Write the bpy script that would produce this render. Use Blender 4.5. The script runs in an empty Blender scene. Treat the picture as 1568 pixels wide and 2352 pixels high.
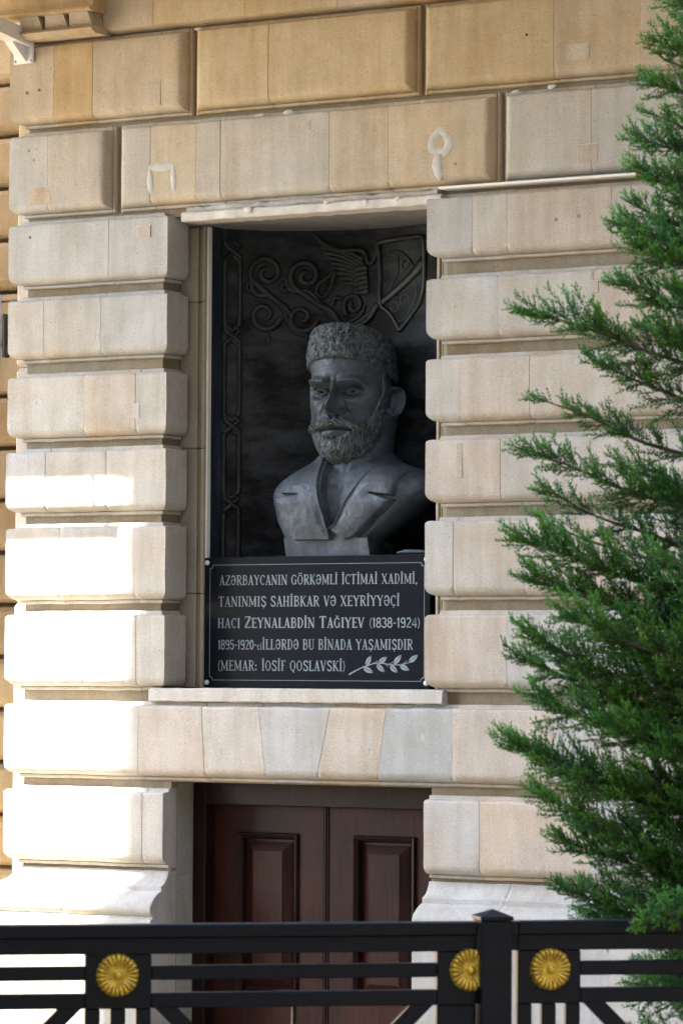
import bpy, math, random
import numpy as np
from mathutils import Vector, Matrix

random.seed(7)
PI = math.pi
scn = bpy.context.scene
col = scn.collection

# ------------------------------------------------------------------ camera
YAW, PITCH, ROLL, FPX = math.radians(31.916), math.radians(2.422), math.radians(0.318), 8800.0
fwd = Vector((-math.sin(YAW)*math.cos(PITCH), math.cos(YAW)*math.cos(PITCH), math.sin(PITCH)))
rt0 = Vector((math.cos(YAW), math.sin(YAW), 0)); up0 = rt0.cross(fwd)
rt = math.cos(ROLL)*rt0 + math.sin(ROLL)*up0
up = -math.sin(ROLL)*rt0 + math.cos(ROLL)*up0
CAM = Vector((0, 0, 2.72)) - 18.3*fwd
cd = bpy.data.cameras.new('camera'); cam = bpy.data.objects.new('camera', cd); col.objects.link(cam)
M4 = Matrix((rt, up, -fwd)).transposed().to_4x4(); M4.translation = CAM
cam.matrix_world = M4
cd.sensor_fit = 'VERTICAL'; cd.sensor_height = 36.0; cd.sensor_width = 24.0
cd.lens = 36.0*FPX/2352.0
cd.clip_start = 0.1; cd.clip_end = 500
cd.dof.use_dof = True; cd.dof.focus_distance = 18.3; cd.dof.aperture_fstop = 9.0
scn.camera = cam

# ------------------------------------------------------------------ light
SUN_AZ, SUN_EL = math.radians(40), math.radians(50)     # azimuth towards -x of the facade normal
sdir = Vector((-math.sin(SUN_AZ)*math.cos(SUN_EL), -math.cos(SUN_AZ)*math.cos(SUN_EL), math.sin(SUN_EL)))
world = bpy.data.worlds.new('World'); scn.world = world; world.use_nodes = True
wn = world.node_tree; bg = wn.nodes['Background']
sky = wn.nodes.new('ShaderNodeTexSky'); sky.sky_type = 'NISHITA'; sky.sun_disc = False
sky.sun_elevation = SUN_EL; sky.sun_rotation = math.atan2(sdir.x, sdir.y)
sky.air_density = 1.0; sky.dust_density = 1.2
wn.links.new(sky.outputs[0], bg.inputs[0]); bg.inputs[1].default_value = 0.15
sd = bpy.data.lights.new('sun', 'SUN'); sd.energy = 4.2; sd.angle = math.radians(0.4); sd.color = (1.0, 0.93, 0.82)
sun = bpy.data.objects.new('sun', sd); col.objects.link(sun)
sun.rotation_euler = sdir.to_track_quat('Z', 'Y').to_euler(); sun.location = (-10, -12, 18)
scn.view_settings.view_transform = 'Standard'; scn.view_settings.look = 'None'
scn.view_settings.gamma = 1; scn.view_settings.exposure = 3.48; scn.view_settings.use_curve_mapping = False

# ------------------------------------------------------------------ helpers
def tag(o, label=None, cat=None, group=None, kind=None):
    if label: o['label'] = label
    if cat: o['category'] = cat
    if group: o['group'] = group
    if kind: o['kind'] = kind
    return o

def thing(name, label, cat, loc=(0, 0, 0), group=None):
    o = bpy.data.objects.new(name, None); o.location = loc; o.empty_display_size = .1
    col.objects.link(o); return tag(o, label, cat, group)

def mesh(name, v, f, m, parent=None, smooth=False, tint=None):
    me = bpy.data.meshes.new(name)
    me.from_pydata([tuple(map(float, p)) for p in v], [], f); me.update()
    if smooth is True: me.polygons.foreach_set('use_smooth', [True]*len(me.polygons))
    if m: me.materials.append(m)
    o = bpy.data.objects.new(name, me); col.objects.link(o)
    adopt(o, parent)
    if tint: o.color = (*tint, 1)
    return o

def adopt(o, parent):
    if parent is None: return
    o.parent = parent      # meshes carry world coordinates; only the Empty of a thing is offset
    if parent.type == 'EMPTY': o.matrix_parent_inverse = Matrix.Translation(-parent.location)

def smooth_by_angle(o, deg=35):
    me = o.data
    me.polygons.foreach_set('use_smooth', [True]*len(me.polygons))
    me.set_sharp_from_angle(angle=math.radians(deg))

class MB:
    def __init__(s): s.v = []; s.f = []
    def add(s, v, f):
        n = len(s.v); s.v += [tuple(map(float, p)) for p in v]; s.f += [tuple(i+n for i in q) for q in f]; return s
    def box(s, x0, x1, y0, y1, z0, z1, c=0.0):
        if c <= 0:
            v = [(x, y, z) for x in (x0, x1) for y in (y0, y1) for z in (z0, z1)]
            f = [(0, 1, 3, 2), (4, 6, 7, 5), (0, 4, 5, 1), (2, 3, 7, 6), (0, 2, 6, 4), (1, 5, 7, 3)]
            return s.add(v, f)
        return s.cbox((x0, y0, z0), (x1-x0, 0, 0), (0, y1-y0, 0), (0, 0, z1-z0), c)
    def cbox(s, o, a, b, c3, c=0.003):
        """chamfered box from corner o and edge vectors"""
        o, a, b, e = Vector(o), Vector(a), Vector(b), Vector(c3)
        la, lb, le = a.length, b.length, e.length
        a.normalize(); b.normalize(); e.normalize()
        vs = {}; v = []
        for i in (0, 1):
            for j in (0, 1):
                for k in (0, 1):
                    for ax in range(3):
                        p = [i*la, j*lb, k*le]; L = (la, lb, le); ijk = (i, j, k)
                        for q in range(3):
                            if q != ax: p[q] += c if ijk[q] == 0 else -c
                        vs[(i, j, k, ax)] = len(v); v.append(o+a*p[0]+b*p[1]+e*p[2])
        f = []
        for ax in range(3):
            o1, o2 = [q for q in range(3) if q != ax]
            for sd_ in (0, 1):
                q = []
                for (m_, n_) in ((0, 0), (1, 0), (1, 1), (0, 1)):
                    idx = [0, 0, 0]; idx[ax] = sd_; idx[o1] = m_; idx[o2] = n_; q.append(vs[(*idx, ax)])
                f.append(tuple(q))
        for ax in range(3):      # edges along ax
            o1, o2 = [q for q in range(3) if q != ax]
            for m_ in (0, 1):
                for n_ in (0, 1):
                    A = [0, 0, 0]; A[o1] = m_; A[o2] = n_; B = list(A); B[ax] = 1
                    f.append((vs[(*A, o1)], vs[(*A, o2)], vs[(*B, o2)], vs[(*B, o1)]))
        for i in (0, 1):
            for j in (0, 1):
                for k in (0, 1): f.append((vs[(i, j, k, 0)], vs[(i, j, k, 1)], vs[(i, j, k, 2)]))
        return s.add(v, f)
    def tube(s, pts, rad, n=8, caps=True, flat=1.0, normal=None):
        pts = [Vector(p) for p in pts]; N = len(pts)
        R = rad if isinstance(rad, (list, tuple)) else [rad]*N
        v = []; f = []
        prev = None
        for i, p in enumerate(pts):
            t = (pts[min(i+1, N-1)]-pts[max(i-1, 0)])
            if t.length < 1e-9: t = Vector((0, 0, 1))
            t.normalize()
            if normal is not None: nn = Vector(normal(p) if callable(normal) else normal)
            else: nn = prev if prev is not None else (Vector((0, 0, 1)) if abs(t.z) < .9 else Vector((1, 0, 0)))
            nn = nn - t*nn.dot(t); nn.normalize(); prev = nn
            b = t.cross(nn)
            for k in range(n):
                a = 2*PI*k/n
                v.append(p + b*math.cos(a)*R[i] + nn*math.sin(a)*R[i]*flat)
        for i in range(N-1):
            for k in range(n):
                k2 = (k+1) % n
                f.append((i*n+k, i*n+k2, (i+1)*n+k2, (i+1)*n+k))
        if caps: f.append(tuple(range(n-1, -1, -1))); f.append(tuple((N-1)*n+k for k in range(n)))
        return s.add(v, f)
    def lathe(s, origin, axis, prof, n=24, mod=None):
        """prof: list of (r, h) along axis"""
        origin = Vector(origin); axis = Vector(axis).normalized()
        a = axis.orthogonal().normalized(); b = axis.cross(a)
        v = []; f = []
        for (r, h) in prof:
            for k in range(n):
                t = 2*PI*k/n; rr, hh = (r, h) if mod is None else mod(r, h, t)
                v.append(origin+axis*hh+(a*math.cos(t)+b*math.sin(t))*rr)
        for i in range(len(prof)-1):
            for k in range(n):
                k2 = (k+1) % n; f.append((i*n+k, i*n+k2, (i+1)*n+k2, (i+1)*n+k))
        f.append(tuple(range(n-1, -1, -1))); f.append(tuple((len(prof)-1)*n+k for k in range(n)))
        return s.add(v, f)
    def build(s, name, m, parent=None, smooth=None, tint=None):
        o = mesh(name, s.v, s.f, m, parent, tint=tint)
        if smooth: smooth_by_angle(o, smooth)
        return o

def _hash(ix, iy, iz):
    h = (ix.astype(np.int64)*374761393 + iy.astype(np.int64)*668265263 + iz.astype(np.int64)*2147483647) & 0xffffffff
    h = ((h ^ (h >> 13))*1274126177) & 0xffffffff
    h = h ^ (h >> 16)
    return (h & 0xffff)/65535.0
def vnoise(P, sc):
    P = np.asarray(P)*sc; i = np.floor(P); f = P-i; f = f*f*(3-2*f)
    r = 0
    for dx in (0, 1):
        for dy in (0, 1):
            for dz in (0, 1):
                w = (f[..., 0] if dx else 1-f[..., 0])*(f[..., 1] if dy else 1-f[..., 1])*(f[..., 2] if dz else 1-f[..., 2])
                r = r + w*_hash(i[..., 0]+dx, i[..., 1]+dy, i[..., 2]+dz)
    return r*2-1
def fnoise(P, sc, o=3):
    r = 0; a = 1.0
    for k in range(o): r = r+a*vnoise(P, sc*2**k); a *= .5
    return r

# ------------------------------------------------------------------ materials
def mat(name):
    m = bpy.data.materials.new(name); m.use_nodes = True
    nt = m.node_tree; return m, nt, nt.nodes['Principled BSDF']
def N(nt, t, **kw):
    n = nt.nodes.new(t)
    for k, v in kw.items():
        if k in n.inputs.keys(): n.inputs[k].default_value = v
        else: setattr(n, k, v)
    return n
def ramp(nt, src, stops):
    r = nt.nodes.new('ShaderNodeValToRGB'); e = r.color_ramp.elements
    while len(e) < len(stops): e.new(.5)
    for q, (p, c) in zip(e, stops): q.position = p; q.color = (*c, 1) if len(c) == 3 else c
    nt.links.new(src, r.inputs[0]); return r.outputs[0]
def mixc(nt, fac, a, b, mode='MIX'):
    n = nt.nodes.new('ShaderNodeMix'); n.data_type = 'RGBA'; n.blend_type = mode
    for s_, v in ((0, fac), (6, a), (7, b)):
        if isinstance(v, (int, float)): n.inputs[s_].default_value = v
        elif isinstance(v, tuple): n.inputs[s_].default_value = (*v, 1)
        else: nt.links.new(v, n.inputs[s_])
    return n.outputs[2]
def noise(nt, vec, scale, detail=3, rough=.55, w=None):
    n = nt.nodes.new('ShaderNodeTexNoise'); n.inputs['Scale'].default_value = scale
    n.inputs['Detail'].default_value = detail; n.inputs['Roughness'].default_value = rough
    if w is not None: n.noise_dimensions = '4D'; nt.links.new(w, n.inputs['W'])
    nt.links.new(vec, n.inputs['Vector']); return n.outputs['Fac']
def position(nt, scale=(1, 1, 1)):
    g = nt.nodes.new('ShaderNodeNewGeometry'); mp = nt.nodes.new('ShaderNodeMapping'); mp.inputs['Scale'].default_value = scale
    nt.links.new(g.outputs['Position'], mp.inputs['Vector']); return mp.outputs[0]
def bump(nt, b, height, strength, dist, prev=None):
    n = nt.nodes.new('ShaderNodeBump'); n.inputs['Strength'].default_value = strength; n.inputs['Distance'].default_value = dist
    nt.links.new(height, n.inputs['Height'])
    if prev is not None: nt.links.new(prev, n.inputs['Normal'])
    nt.links.new(n.outputs[0], b.inputs['Normal']); return n.outputs[0]

def stone_material(name, base, blot=.35, pits=.5, stains=1.0, rough=.92):
    m, nt, b = mat(name)
    P = position(nt); PV = position(nt, (6, 6, .7)); 
    oi = nt.nodes.new('ShaderNodeObjectInfo')
    mul = nt.nodes.new('ShaderNodeMath'); mul.operation = 'MULTIPLY'; mul.inputs[1].default_value = 37.0
    nt.links.new(oi.outputs['Random'], mul.inputs[0]); w = mul.outputs[0]
    c0 = mixc(nt, 1.0, base, oi.outputs['Color'], 'MULTIPLY')
    # broad tone drift, warm stain drift, vertical wash, fine grain, pits
    n1 = noise(nt, P, 4.5, 5, .62, w)
    c1 = mixc(nt, blot, c0, mixc(nt, 1.0, c0, ramp(nt, n1, [(.3, (.66, .60, .50)), (.7, (1.20, 1.20, 1.20))]), 'MULTIPLY'))
    n2 = noise(nt, PV, 2.2, 3, .6, w)
    c2 = mixc(nt, 1.0, c1, ramp(nt, n2, [(.36, (.885, .875, .845)), (.62, (1.04, 1.04, 1.05))]), 'MULTIPLY')
    n4 = noise(nt, P, 1.3, 5, .65, w)
    f4 = ramp(nt, n4, [(.50, (0, 0, 0)), (.66, (stains*.55,)*3)])
    c2 = mixc(nt, f4, c2, mixc(nt, 1.0, c2, (1.0, .82, .60), 'MULTIPLY'))
    n3 = noise(nt, P, 130, 3, .7)
    c3 = mixc(nt, 1.0, c2, ramp(nt, n3, [(.3, (.80, .79, .77)), (.7, (1.12, 1.12, 1.12))]), 'MULTIPLY')
    # pits
    vo = nt.nodes.new('ShaderNodeTexVoronoi'); vo.inputs['Scale'].default_value = 42; vo.inputs['Randomness'].default_value = 1
    nt.links.new(P, vo.inputs['Vector'])
    pf = ramp(nt, vo.outputs['Distance'], [(.10, (1, 1, 1)), (.17, (0, 0, 0))])
    sel = ramp(nt, noise(nt, P, 26, 2), [(.50, (0, 0, 0)), (.60, (1, 1, 1))])
    pm = nt.nodes.new('ShaderNodeMath'); pm.operation = 'MULTIPLY'; nt.links.new(pf, pm.inputs[0]); nt.links.new(sel, pm.inputs[1])
    pm2 = nt.nodes.new('ShaderNodeMath'); pm2.operation = 'MULTIPLY'; nt.links.new(pm.outputs[0], pm2.inputs[0]); pm2.inputs[1].default_value = pits
    c4 = mixc(nt, pm2.outputs[0], c3, mixc(nt, 1.0, c3, (.42, .37, .30), 'MULTIPLY'))
    # pale lime scuffs
    n5 = noise(nt, position(nt, (1, 1, .35)), 9, 6, .7, w)
    c5 = mixc(nt, ramp(nt, n5, [(.68, (0, 0, 0)), (.74, (.5, .5, .5))]), c4, (.60, .57, .52))
    nt.links.new(c5, b.inputs['Base Color']); b.inputs['Roughness'].default_value = rough
    b.inputs['Specular IOR Level'].default_value = .25
    bn = bump(nt, b, n3, .35, .004)
    inv = nt.nodes.new('ShaderNodeMath'); inv.operation = 'SUBTRACT'; inv.inputs[0].default_value = 1; nt.links.new(pm2.outputs[0], inv.inputs[1])
    bn = bump(nt, b, inv.outputs[0], .6, .004, bn)
    bn = bump(nt, b, noise(nt, P, 14, 4), .35, .012, bn)
    return m
STONE = stone_material('limestone', (.470, .461, .444))
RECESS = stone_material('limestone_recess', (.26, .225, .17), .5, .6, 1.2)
WING = stone_material('ochre_limestone', (.50, .44, .33), .4, .3, 1.2)

def plain(name, colr, rough=.6, metal=0.0, n_scale=30, var=.15, bmp=.2, bdist=.002, spec=.5, coat=0.0):
    m, nt, b = mat(name); P = position(nt)
    nn = noise(nt, P, n_scale, 4, .6)
    c = mixc(nt, 1.0, colr, ramp(nt, nn, [(.3, (1-var,)*3), (.7, (1+var,)*3)]), 'MULTIPLY')
    nt.links.new(c, b.inputs['Base Color']); b.inputs['Roughness'].default_value = rough; b.inputs['Metallic'].default_value = metal
    b.inputs['Specular IOR Level'].default_value = spec; b.inputs['Coat Weight'].default_value = coat
    if bmp: bump(nt, b, nn, bmp, bdist)
    return m
PLASTER = plain('white_lime_plaster', (.56, .535, .49), .9, 0, 22, .12, .5, .006, .2)
WHITE = plain('white_paint', (.78, .77, .74), .55, 0, 25, .05, .1)
PVC = plain('white_plastic', (.74, .75, .76), .4, 0, 12, .04, 0)
SCREW = plain('grey_steel', (.35, .35, .36), .4, .8, 60, .1, .1)
BLACKP = plain('black_fence_paint', (.0022, .0055, .0115), .33, 0, 90, .35, .25, .001, .14)
DARK = plain('dark_rubber', (.02, .02, .02), .6)
GROUND = plain('pavement_stone', (.29, .232, .155), .9, 0, 4, .12, .3, .01, .2)
ASPHALT = plain('asphalt', (.07, .07, .07), .9, 0, 60, .2, .4, .004, .3)
OPP = plain('opposite_facade_stone', (.40, .33, .24), .9, 0, 2, .15, .2, .01, .2)
BRICKD = plain('dark_blocker_brick', (.10, .075, .055), .9, 0, 3, .2, .2, .01, .2)  # dark, so the added sky blockers bounce little light
GLASSD = plain('dark_window_glass', (.03, .04, .05), .1, 0, 2, .1, 0)
ROD = plain('rusty_brown_metal', (.10, .05, .035), .7, .3)
BLUE = plain('blue_grey_sheet', (.28, .31, .42), .5)

def bronze(name, base, hi, sc=9, rough=.48, streak=(1, 1, 1), spec=.5, metal=.25, lo=.38, up_=.68):
    m, nt, b = mat(name); P = position(nt, streak)
    n1 = noise(nt, P, sc, 6, .65)
    c = ramp(nt, n1, [(lo, base), (up_, hi)])
    n2 = noise(nt, position(nt), 90, 4, .7)
    c = mixc(nt, 1.0, c, ramp(nt, n2, [(.3, (.75, .75, .75)), (.7, (1.25, 1.25, 1.25))]), 'MULTIPLY')
    n3 = noise(nt, position(nt), 300, 2, .5)
    c = mixc(nt, ramp(nt, n3, [(.70, (0, 0, 0)), (.76, (.4, .4, .4))]), c, (.28, .30, .30))
    nt.links.new(c, b.inputs['Base Color']); b.inputs['Metallic'].default_value = metal
    b.inputs['Roughness'].default_value = rough; b.inputs['Specular IOR Level'].default_value = spec
    bn = bump(nt, b, n1, .35, .012)
    bump(nt, b, n2, .35, .003, bn)
    return m
BRONZE_D = bronze('dark_bronze_relief', (.0035, .0036, .0035), (.050, .060, .068), 5, .60, (.6, .6, 1.5), .25, .1, .40, .68)
BRONZE_E = bronze('bronze_edge_sky_sheen', (.010, .014, .019), (.045, .060, .080), 9, .5, (1, 1, .25), .3, .1)  # lighter bluish colour stands in for sky sheen on the sheet edges
BRONZE_R = bronze('dark_bronze_raised', (.007, .008, .008), (.026, .031, .034), 12, .40, (1, 1, 1), .5, .2)
BRONZE_B = bronze('grey_patina_bronze', (.034, .045, .056), (.090, .117, .146), 8, .58, (1, 1, 1), .5, .15)
BRONZE_H = bronze('grey_patina_hair', (.030, .041, .046), (.100, .125, .140), 30, .6, (1, 1, 1), .4, .1)

def granite():
    m, nt, b = mat('polished_black_granite'); P = position(nt)
    n = noise(nt, P, 420, 2, .6)
    c = ramp(nt, n, [(.45, (.003, .005, .009)), (.75, (.014, .019, .028))])
    nt.links.new(c, b.inputs['Base Color']); b.inputs['Roughness'].default_value = .24; b.inputs['Specular IOR Level'].default_value = .13
    return m
GRANITE = granite()
ENGR = plain('engraved_grey', (.24, .28, .31), .9, 0, 300, .25, 0)

def wood(name, base, hi):
    m, nt, b = mat(name)
    n1 = noise(nt, position(nt, (14, 14, .9)), 5, 6, .7)
    c = ramp(nt, n1, [(.30, base), (.72, hi)])
    n2 = noise(nt, position(nt, (1, 1, .6)), 2.6, 3, .6)
    c = mixc(nt, 1.0, c, ramp(nt, n2, [(.35, (.62, .55, .55)), (.7, (1.5, 1.25, 1.1))]), 'MULTIPLY')
    n3 = noise(nt, position(nt, (10, 10, 1.2)), 14, 5, .75)
    c = mixc(nt, ramp(nt, n3, [(.71, (0, 0, 0)), (.745, (.7, .7, .7))]), c, (.20, .11, .06))
    nt.links.new(c, b.inputs['Base Color']); b.inputs['Roughness'].default_value = .38
    b.inputs['Specular IOR Level'].default_value = .22
    bump(nt, b, n1, .3, .002)
    return m
WOOD = wood('red_brown_varnished_wood', (.012, .0042, .003), (.043, .0128, .0085))
WOODF = wood('dark_brown_frame_wood', (.009, .0045, .004), (.020, .008, .007))

def gold():
    m, nt, b = mat('gilded_metal'); P = position(nt)
    n1 = noise(nt, P, 60, 4, .7)
    c = ramp(nt, n1, [(.3, (.26, .155, .012)), (.7, (.80, .56, .07))])
    n2 = noise(nt, P, 150, 3, .6)
    c = mixc(nt, ramp(nt, n2, [(.64, (0, 0, 0)), (.70, (.8, .8, .8))]), c, (.05, .04, .03))
    nt.links.new(c, b.inputs['Base Color']); b.inputs['Metallic'].default_value = .45; b.inputs['Roughness'].default_value = .36
    bump(nt, b, n1, .4, .001); return m
GOLD = gold()

def leafmat():
    m, nt, b = mat('juniper_foliage'); P = position(nt)
    at = nt.nodes.new('ShaderNodeAttribute'); at.attribute_name = 'young'
    n1 = noise(nt, P, 7, 3, .6)
    a = ramp(nt, n1, [(.3, (.007, .024, .004)), (.5, (.014, .050, .006)), (.7, (.007, .034, .011))])
    y = ramp(nt, n1, [(.3, (.14, .34, .012)), (.7, (.045, .26, .028))])
    c = mixc(nt, at.outputs['Fac'], a, y)
    nt.links.new(c, b.inputs['Base Color']); b.inputs['Roughness'].default_value = .55; b.inputs['Specular IOR Level'].default_value = .35
    tr = nt.nodes.new('ShaderNodeBsdfTranslucent'); nt.links.new(c, tr.inputs[0])
    mx = nt.nodes.new('ShaderNodeMixShader'); mx.inputs[0].default_value = .14
    nt.links.new(b.outputs[0], mx.inputs[1]); nt.links.new(tr.outputs[0], mx.inputs[2])
    nt.links.new(mx.outputs[0], nt.nodes['Material Output'].inputs[0]); return m
LEAF = leafmat()
BARK = plain('juniper_bark', (.085, .065, .055), .9, 0, 40, .3, .6, .004, .2)

# ------------------------------------------------------------------ ground and street
def sheet(name, x0, x1, y0, y1, z, m):
    return tag(mesh(name, [(x0, y0, z), (x1, y0, z), (x1, y1, z), (x0, y1, z)], [(0, 1, 2, 3)], m), kind='structure')
sheet('ground', -150, 150, -150, 150, -.02, GROUND)

# ------------------------------------------------------------------ the facade, stone by stone
XL, XR, XD, YB = -1.995, -1.018, .462, .215   # left corner, left and right arris of the opening, depth of the reveal
RO = .074
fac = thing('stone_building', 'pale rusticated limestone facade with a niche above a brown double door', 'building', (-.28, .3, 0))

def zprof(zb, zt):
    p = [(zb, -.12), (zb, -.060), (zb+.004, -.054), (zb+.015, -.053), (zb+.018, -.059)]
    for k in range(7):
        t = PI/2*k/6; p.append((zb+.020+.046*(1-math.cos(t)), -.050+.050*math.sin(t)))
    n = max(1, int((zt-zb-.11)/.035))
    for k in range(1, n+1): p.append((zb+.066+(zt-.036-zb-.066)*k/n, 0))
    for k in range(1, 5):
        t = PI/2*k/4; p.append((zt-.036+.016*math.sin(t), -.020*(1-math.cos(t))))
    p += [(zt-.019, -.049), (zt-.002, -.052), (zt, -.056), (zt, -.12)]
    return p
def base_prof():
    return [(-.02, .10), (.30, .10), (.66, .10), (.738, .10), (.744, .098), (.747, .084), (.757, .078), (.764, .088), (.775, .098),
            (.79, .104), (.81, .100), (.83, .086), (.850, .064), (.866, .038), (.874, .020), (.878, .008), (.900, .008), (.906, -.004), (.915, -.020),
            (.935, -.036), (.955, -.048), (.972, -.054), (.975, -.056), (.975, -.12)]
EP = [(0.0, -.12), (0.0, -.060), (.004, -.054), (.015, -.053), (.018, -.059)] + \
     [(.020+.040*(1-math.cos(PI/2*k/6)), -.050+.050*math.sin(PI/2*k/6)) for k in range(7)]

def stone(parent, prof, x0, x1, e0='j', e1='j', tint=(1, 1, 1), m=None, slant0=0.0, slant1=0.0, yb=YB, name='stone', proud=None):
    """one stone of a course: e0/e1 = j joint, p panel end, c wrapped corner, w corner wrap that ends in the reveal, k flat cut"""
    m = m or STONE
    if proud is None: proud = random.uniform(-.0012, .0012)
    zmid = (prof[0][0]+prof[-1][0])/2; zh = prof[-1][0]-prof[0][0]
    cols = []      # (fn(o,z)->(x,y), cap)
    g = .0004
    cham = .0014
    def end(e, X, s, slant):
        out = []
        sl = lambda z: slant*(z-zmid)/zh if zh else 0
        if e == 'j':
            out.append((lambda o, z: (X-s*g+sl(z), .10), -.10))
            out.append((lambda o, z: (X-s*g+sl(z), -(o-cham)), 0))
            out.append((lambda o, z: (X-s*(g+cham)+sl(z), -o), 0))
        elif e == 'p':
            for (d, oo) in EP: out.append((lambda o, z, d=d, oo=oo: (X-s*d, -min(o, oo)), oo))
        elif e == 'k':
            out.append((lambda o, z: (X, .12), -.12))
            out.append((lambda o, z: (X, -(o-cham)), 0))
            out.append((lambda o, z: (X-s*cham, -o), 0))
        elif e in ('c', 'w'):
            if e == 'w':
                for (d, oo) in EP: out.append((lambda o, z, d=d, oo=oo: (X+s*min(o, oo), yb-d*.55), oo))
            else: out.append((lambda o, z: (X+s*o, yb), 0))
            out.append((lambda o, z: (X+s*o, .10), 0))
            out.append((lambda o, z: (X+s*(o-.0015), -o+.006), 0))
            out.append((lambda o, z: (X+s*(o-.001), -o+.001), 0))
            out.append((lambda o, z: (X+s*(o-.006), -o+.0015), 0))
        return out
    L = end(e0, x0, -1, slant0); Rr = end(e1, x1, 1, slant1)[::-1]
    cols = [c[0] for c in L]
    pad = {'j': .02, 'p': .07, 'k': .02, 'c': .10, 'w': .10}
    a, b = x0+pad[e0], x1-pad[e1]
    n = max(1, int((b-a)/.06))
    for k in range(n+1):
        x = a+(b-a)*k/n if b > a else (a+b)/2
        fr = (x-x0)/(x1-x0)
        cols.append(lambda o, z, x=x, fr=fr: (x+(slant0*(1-fr)+slant1*fr)*(z-zmid)/zh, -o))
    cols += [c[0] for c in Rr]
    v = []
    for (z, o) in prof:
        for fn in cols:
            x, y = fn(o+proud, z); v.append((x, y, z))
    A = np.array(v)
    # hand-worked surface: slight waviness, worn edges
    wob = fnoise(A, 7.0, 2)*.0016 + vnoise(A+5, 45)*.0013
    A[:, 1] += wob; A[:, 2] += vnoise(A+11, 9)*.0022 + vnoise(A+3, 50)*.0018
    nc = len(cols); f = []
    for i in range(len(prof)-1):
        for j in range(nc-1):
            f.append((i*nc+j, i*nc+j+1, (i+1)*nc+j+1, (i+1)*nc+j))
    f.append(tuple(range(nc-1, -1, -1))); f.append(tuple((len(prof)-1)*nc+j for j in range(nc)))
    o = mesh(name, A, f, m, parent, tint=tint); smooth_by_angle(o, 40)
    return o

T = dict(o=(1.08, .90, .62), O=(1.08, .84, .52), b=(1.01, .98, .925), g=(.965, .975, .975), G=(.90, .93, .945), p=(1.04, .955, .865), w=(1.05, 1.035, 1.0), y=(1.02, .968, .895), q=(1.06, .935, .76))
def course(zb, zt, xs, tints, e0, e1, slants=None, prof=None, yb=YB):
    pr = prof or zprof(zb, zt)
    for i in range(len(xs)-1):
        s0 = slants[i] if slants else 0; s1 = slants[i+1] if slants else 0
        r = random.uniform(.97, 1.03); t = tuple(c*r for c in T[tints[i]])
        stone(fac, pr, xs[i], xs[i+1], e0 if i == 0 else 'j', e1 if i == len(xs)-2 else 'j', t, slant0=s0, slant1=s1, yb=yb)

# left pier L1..L6 (top down), stones left to right
LP = [(3.882, 4.226, [XL, -1.375, XR], 'gg'), (3.506, 3.842, [XL, -1.770, -1.419, XR], 'bgg'), (3.107, 3.453, [XL, -1.517, -1.204, XR], 'wpb'),
      (2.731, 3.074, [XL, -1.752, -1.377, XR], 'gyw'), (2.290, 2.692, [XL, -1.66, -1.204, XR], 'wbb'), (1.860, 2.254, [XL, -1.512, -1.190, XR], 'wbb')]
for zb, zt, xs, t in LP: course(zb, zt, xs, t, 'c', 'w')
RE = 6.2
RP = [(3.895, 4.216, [XD, .713, .899, 1.45, 2.2, 3.0, 4.1, 5.2, RE], 'gbpbbgbb'), (3.505, 3.835, [XD, .856, 1.357, 1.75, 2.5, 3.4, 4.5, RE], 'gbpbbbb'),
      (3.118, 3.453, [XD, .648, 1.022, 1.6, 2.4, 3.2, 4.3, RE], 'wpbbbgb'), (2.736, 3.072, [XD, .868, 1.125, 1.7, 2.5, 3.5, 4.6, RE], 'pbbwbbb'),
      (2.296, 2.688, [XD, .616, 1.000, 1.55, 2.3, 3.3, 4.2, RE], 'gyybbbb'), (1.864, 2.248, [XD, .907, 1.42, 2.1, 3.0, 4.1, 5.2, RE], 'pggbbpb')]
for zb, zt, xs, t in RP: course(zb, zt, xs, t, 'w', 'k')
# course M: full width lintel with slanted voussoirs
mx = [XL, -1.172, -.788, -.445, -.096, .228, .614, 1.154, 1.75, 2.6, 3.6, 4.8, RE]
ms = [0, 0, -.022, -.050, .082, .060, 0, 0, 0, 0, 0, 0, 0]
course(1.420, 1.806, mx, 'bpygpGpgbbbb', 'c', 'k', ms)
# courses beside the door
course(.990, 1.380, [XL, -1.145, -1.021], 'bb', 'c', 'k')
course(.990, 1.380, [XD, .763, 1.351, 2.0, 3.1, 4.0, 5.1, RE], 'gpgbbgb', 'k', 'k')
course(0, 0, [XL, -1.55, -1.021], 'gg', 'c', 'k', prof=base_prof())
course(0, 0, [XD, .90, 1.50, 2.3, 3.2, 4.2, 5.2, RE], 'ggwgggg', 'k', 'k', prof=base_prof())
# courses A and B: framed blocks across the whole front
def block(zb, zt, xs, t, e0, e1): course(zb, zt, xs, t, e0, e1)
block(4.698, 5.130, [XL, -1.721, -1.481, -.913], 'qoq', 'c', 'p')
block(4.698, 5.130, [-.890, -.433, .392], 'oo', 'p', 'p')
block(4.698, 5.130, [.418, 1.144, 1.595, 2.2], 'oqq', 'p', 'p')
block(4.698, 5.130, [2.23, 3.1, 3.9], 'ob', 'p', 'p')
block(4.698, 5.130, [3.93, 4.9, RE], 'bo', 'p', 'k')
block(4.243, 4.676, [XL, -1.754, -1.371], 'gy', 'c', 'p')
block(4.243, 4.676, [-1.340, -1.127, -.853, -.709, -.083, .250, .832], 'bqybqq', 'p', 'p')
block(4.243, 4.676, [.856, 1.342, 2.0, 2.62], 'bgb', 'p', 'p')
block(4.243, 4.676, [2.645, 3.6, 4.5], 'gb', 'p', 'p')
block(4.243, 4.676, [4.525, 5.4, RE], 'bb', 'p', 'k')
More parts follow.
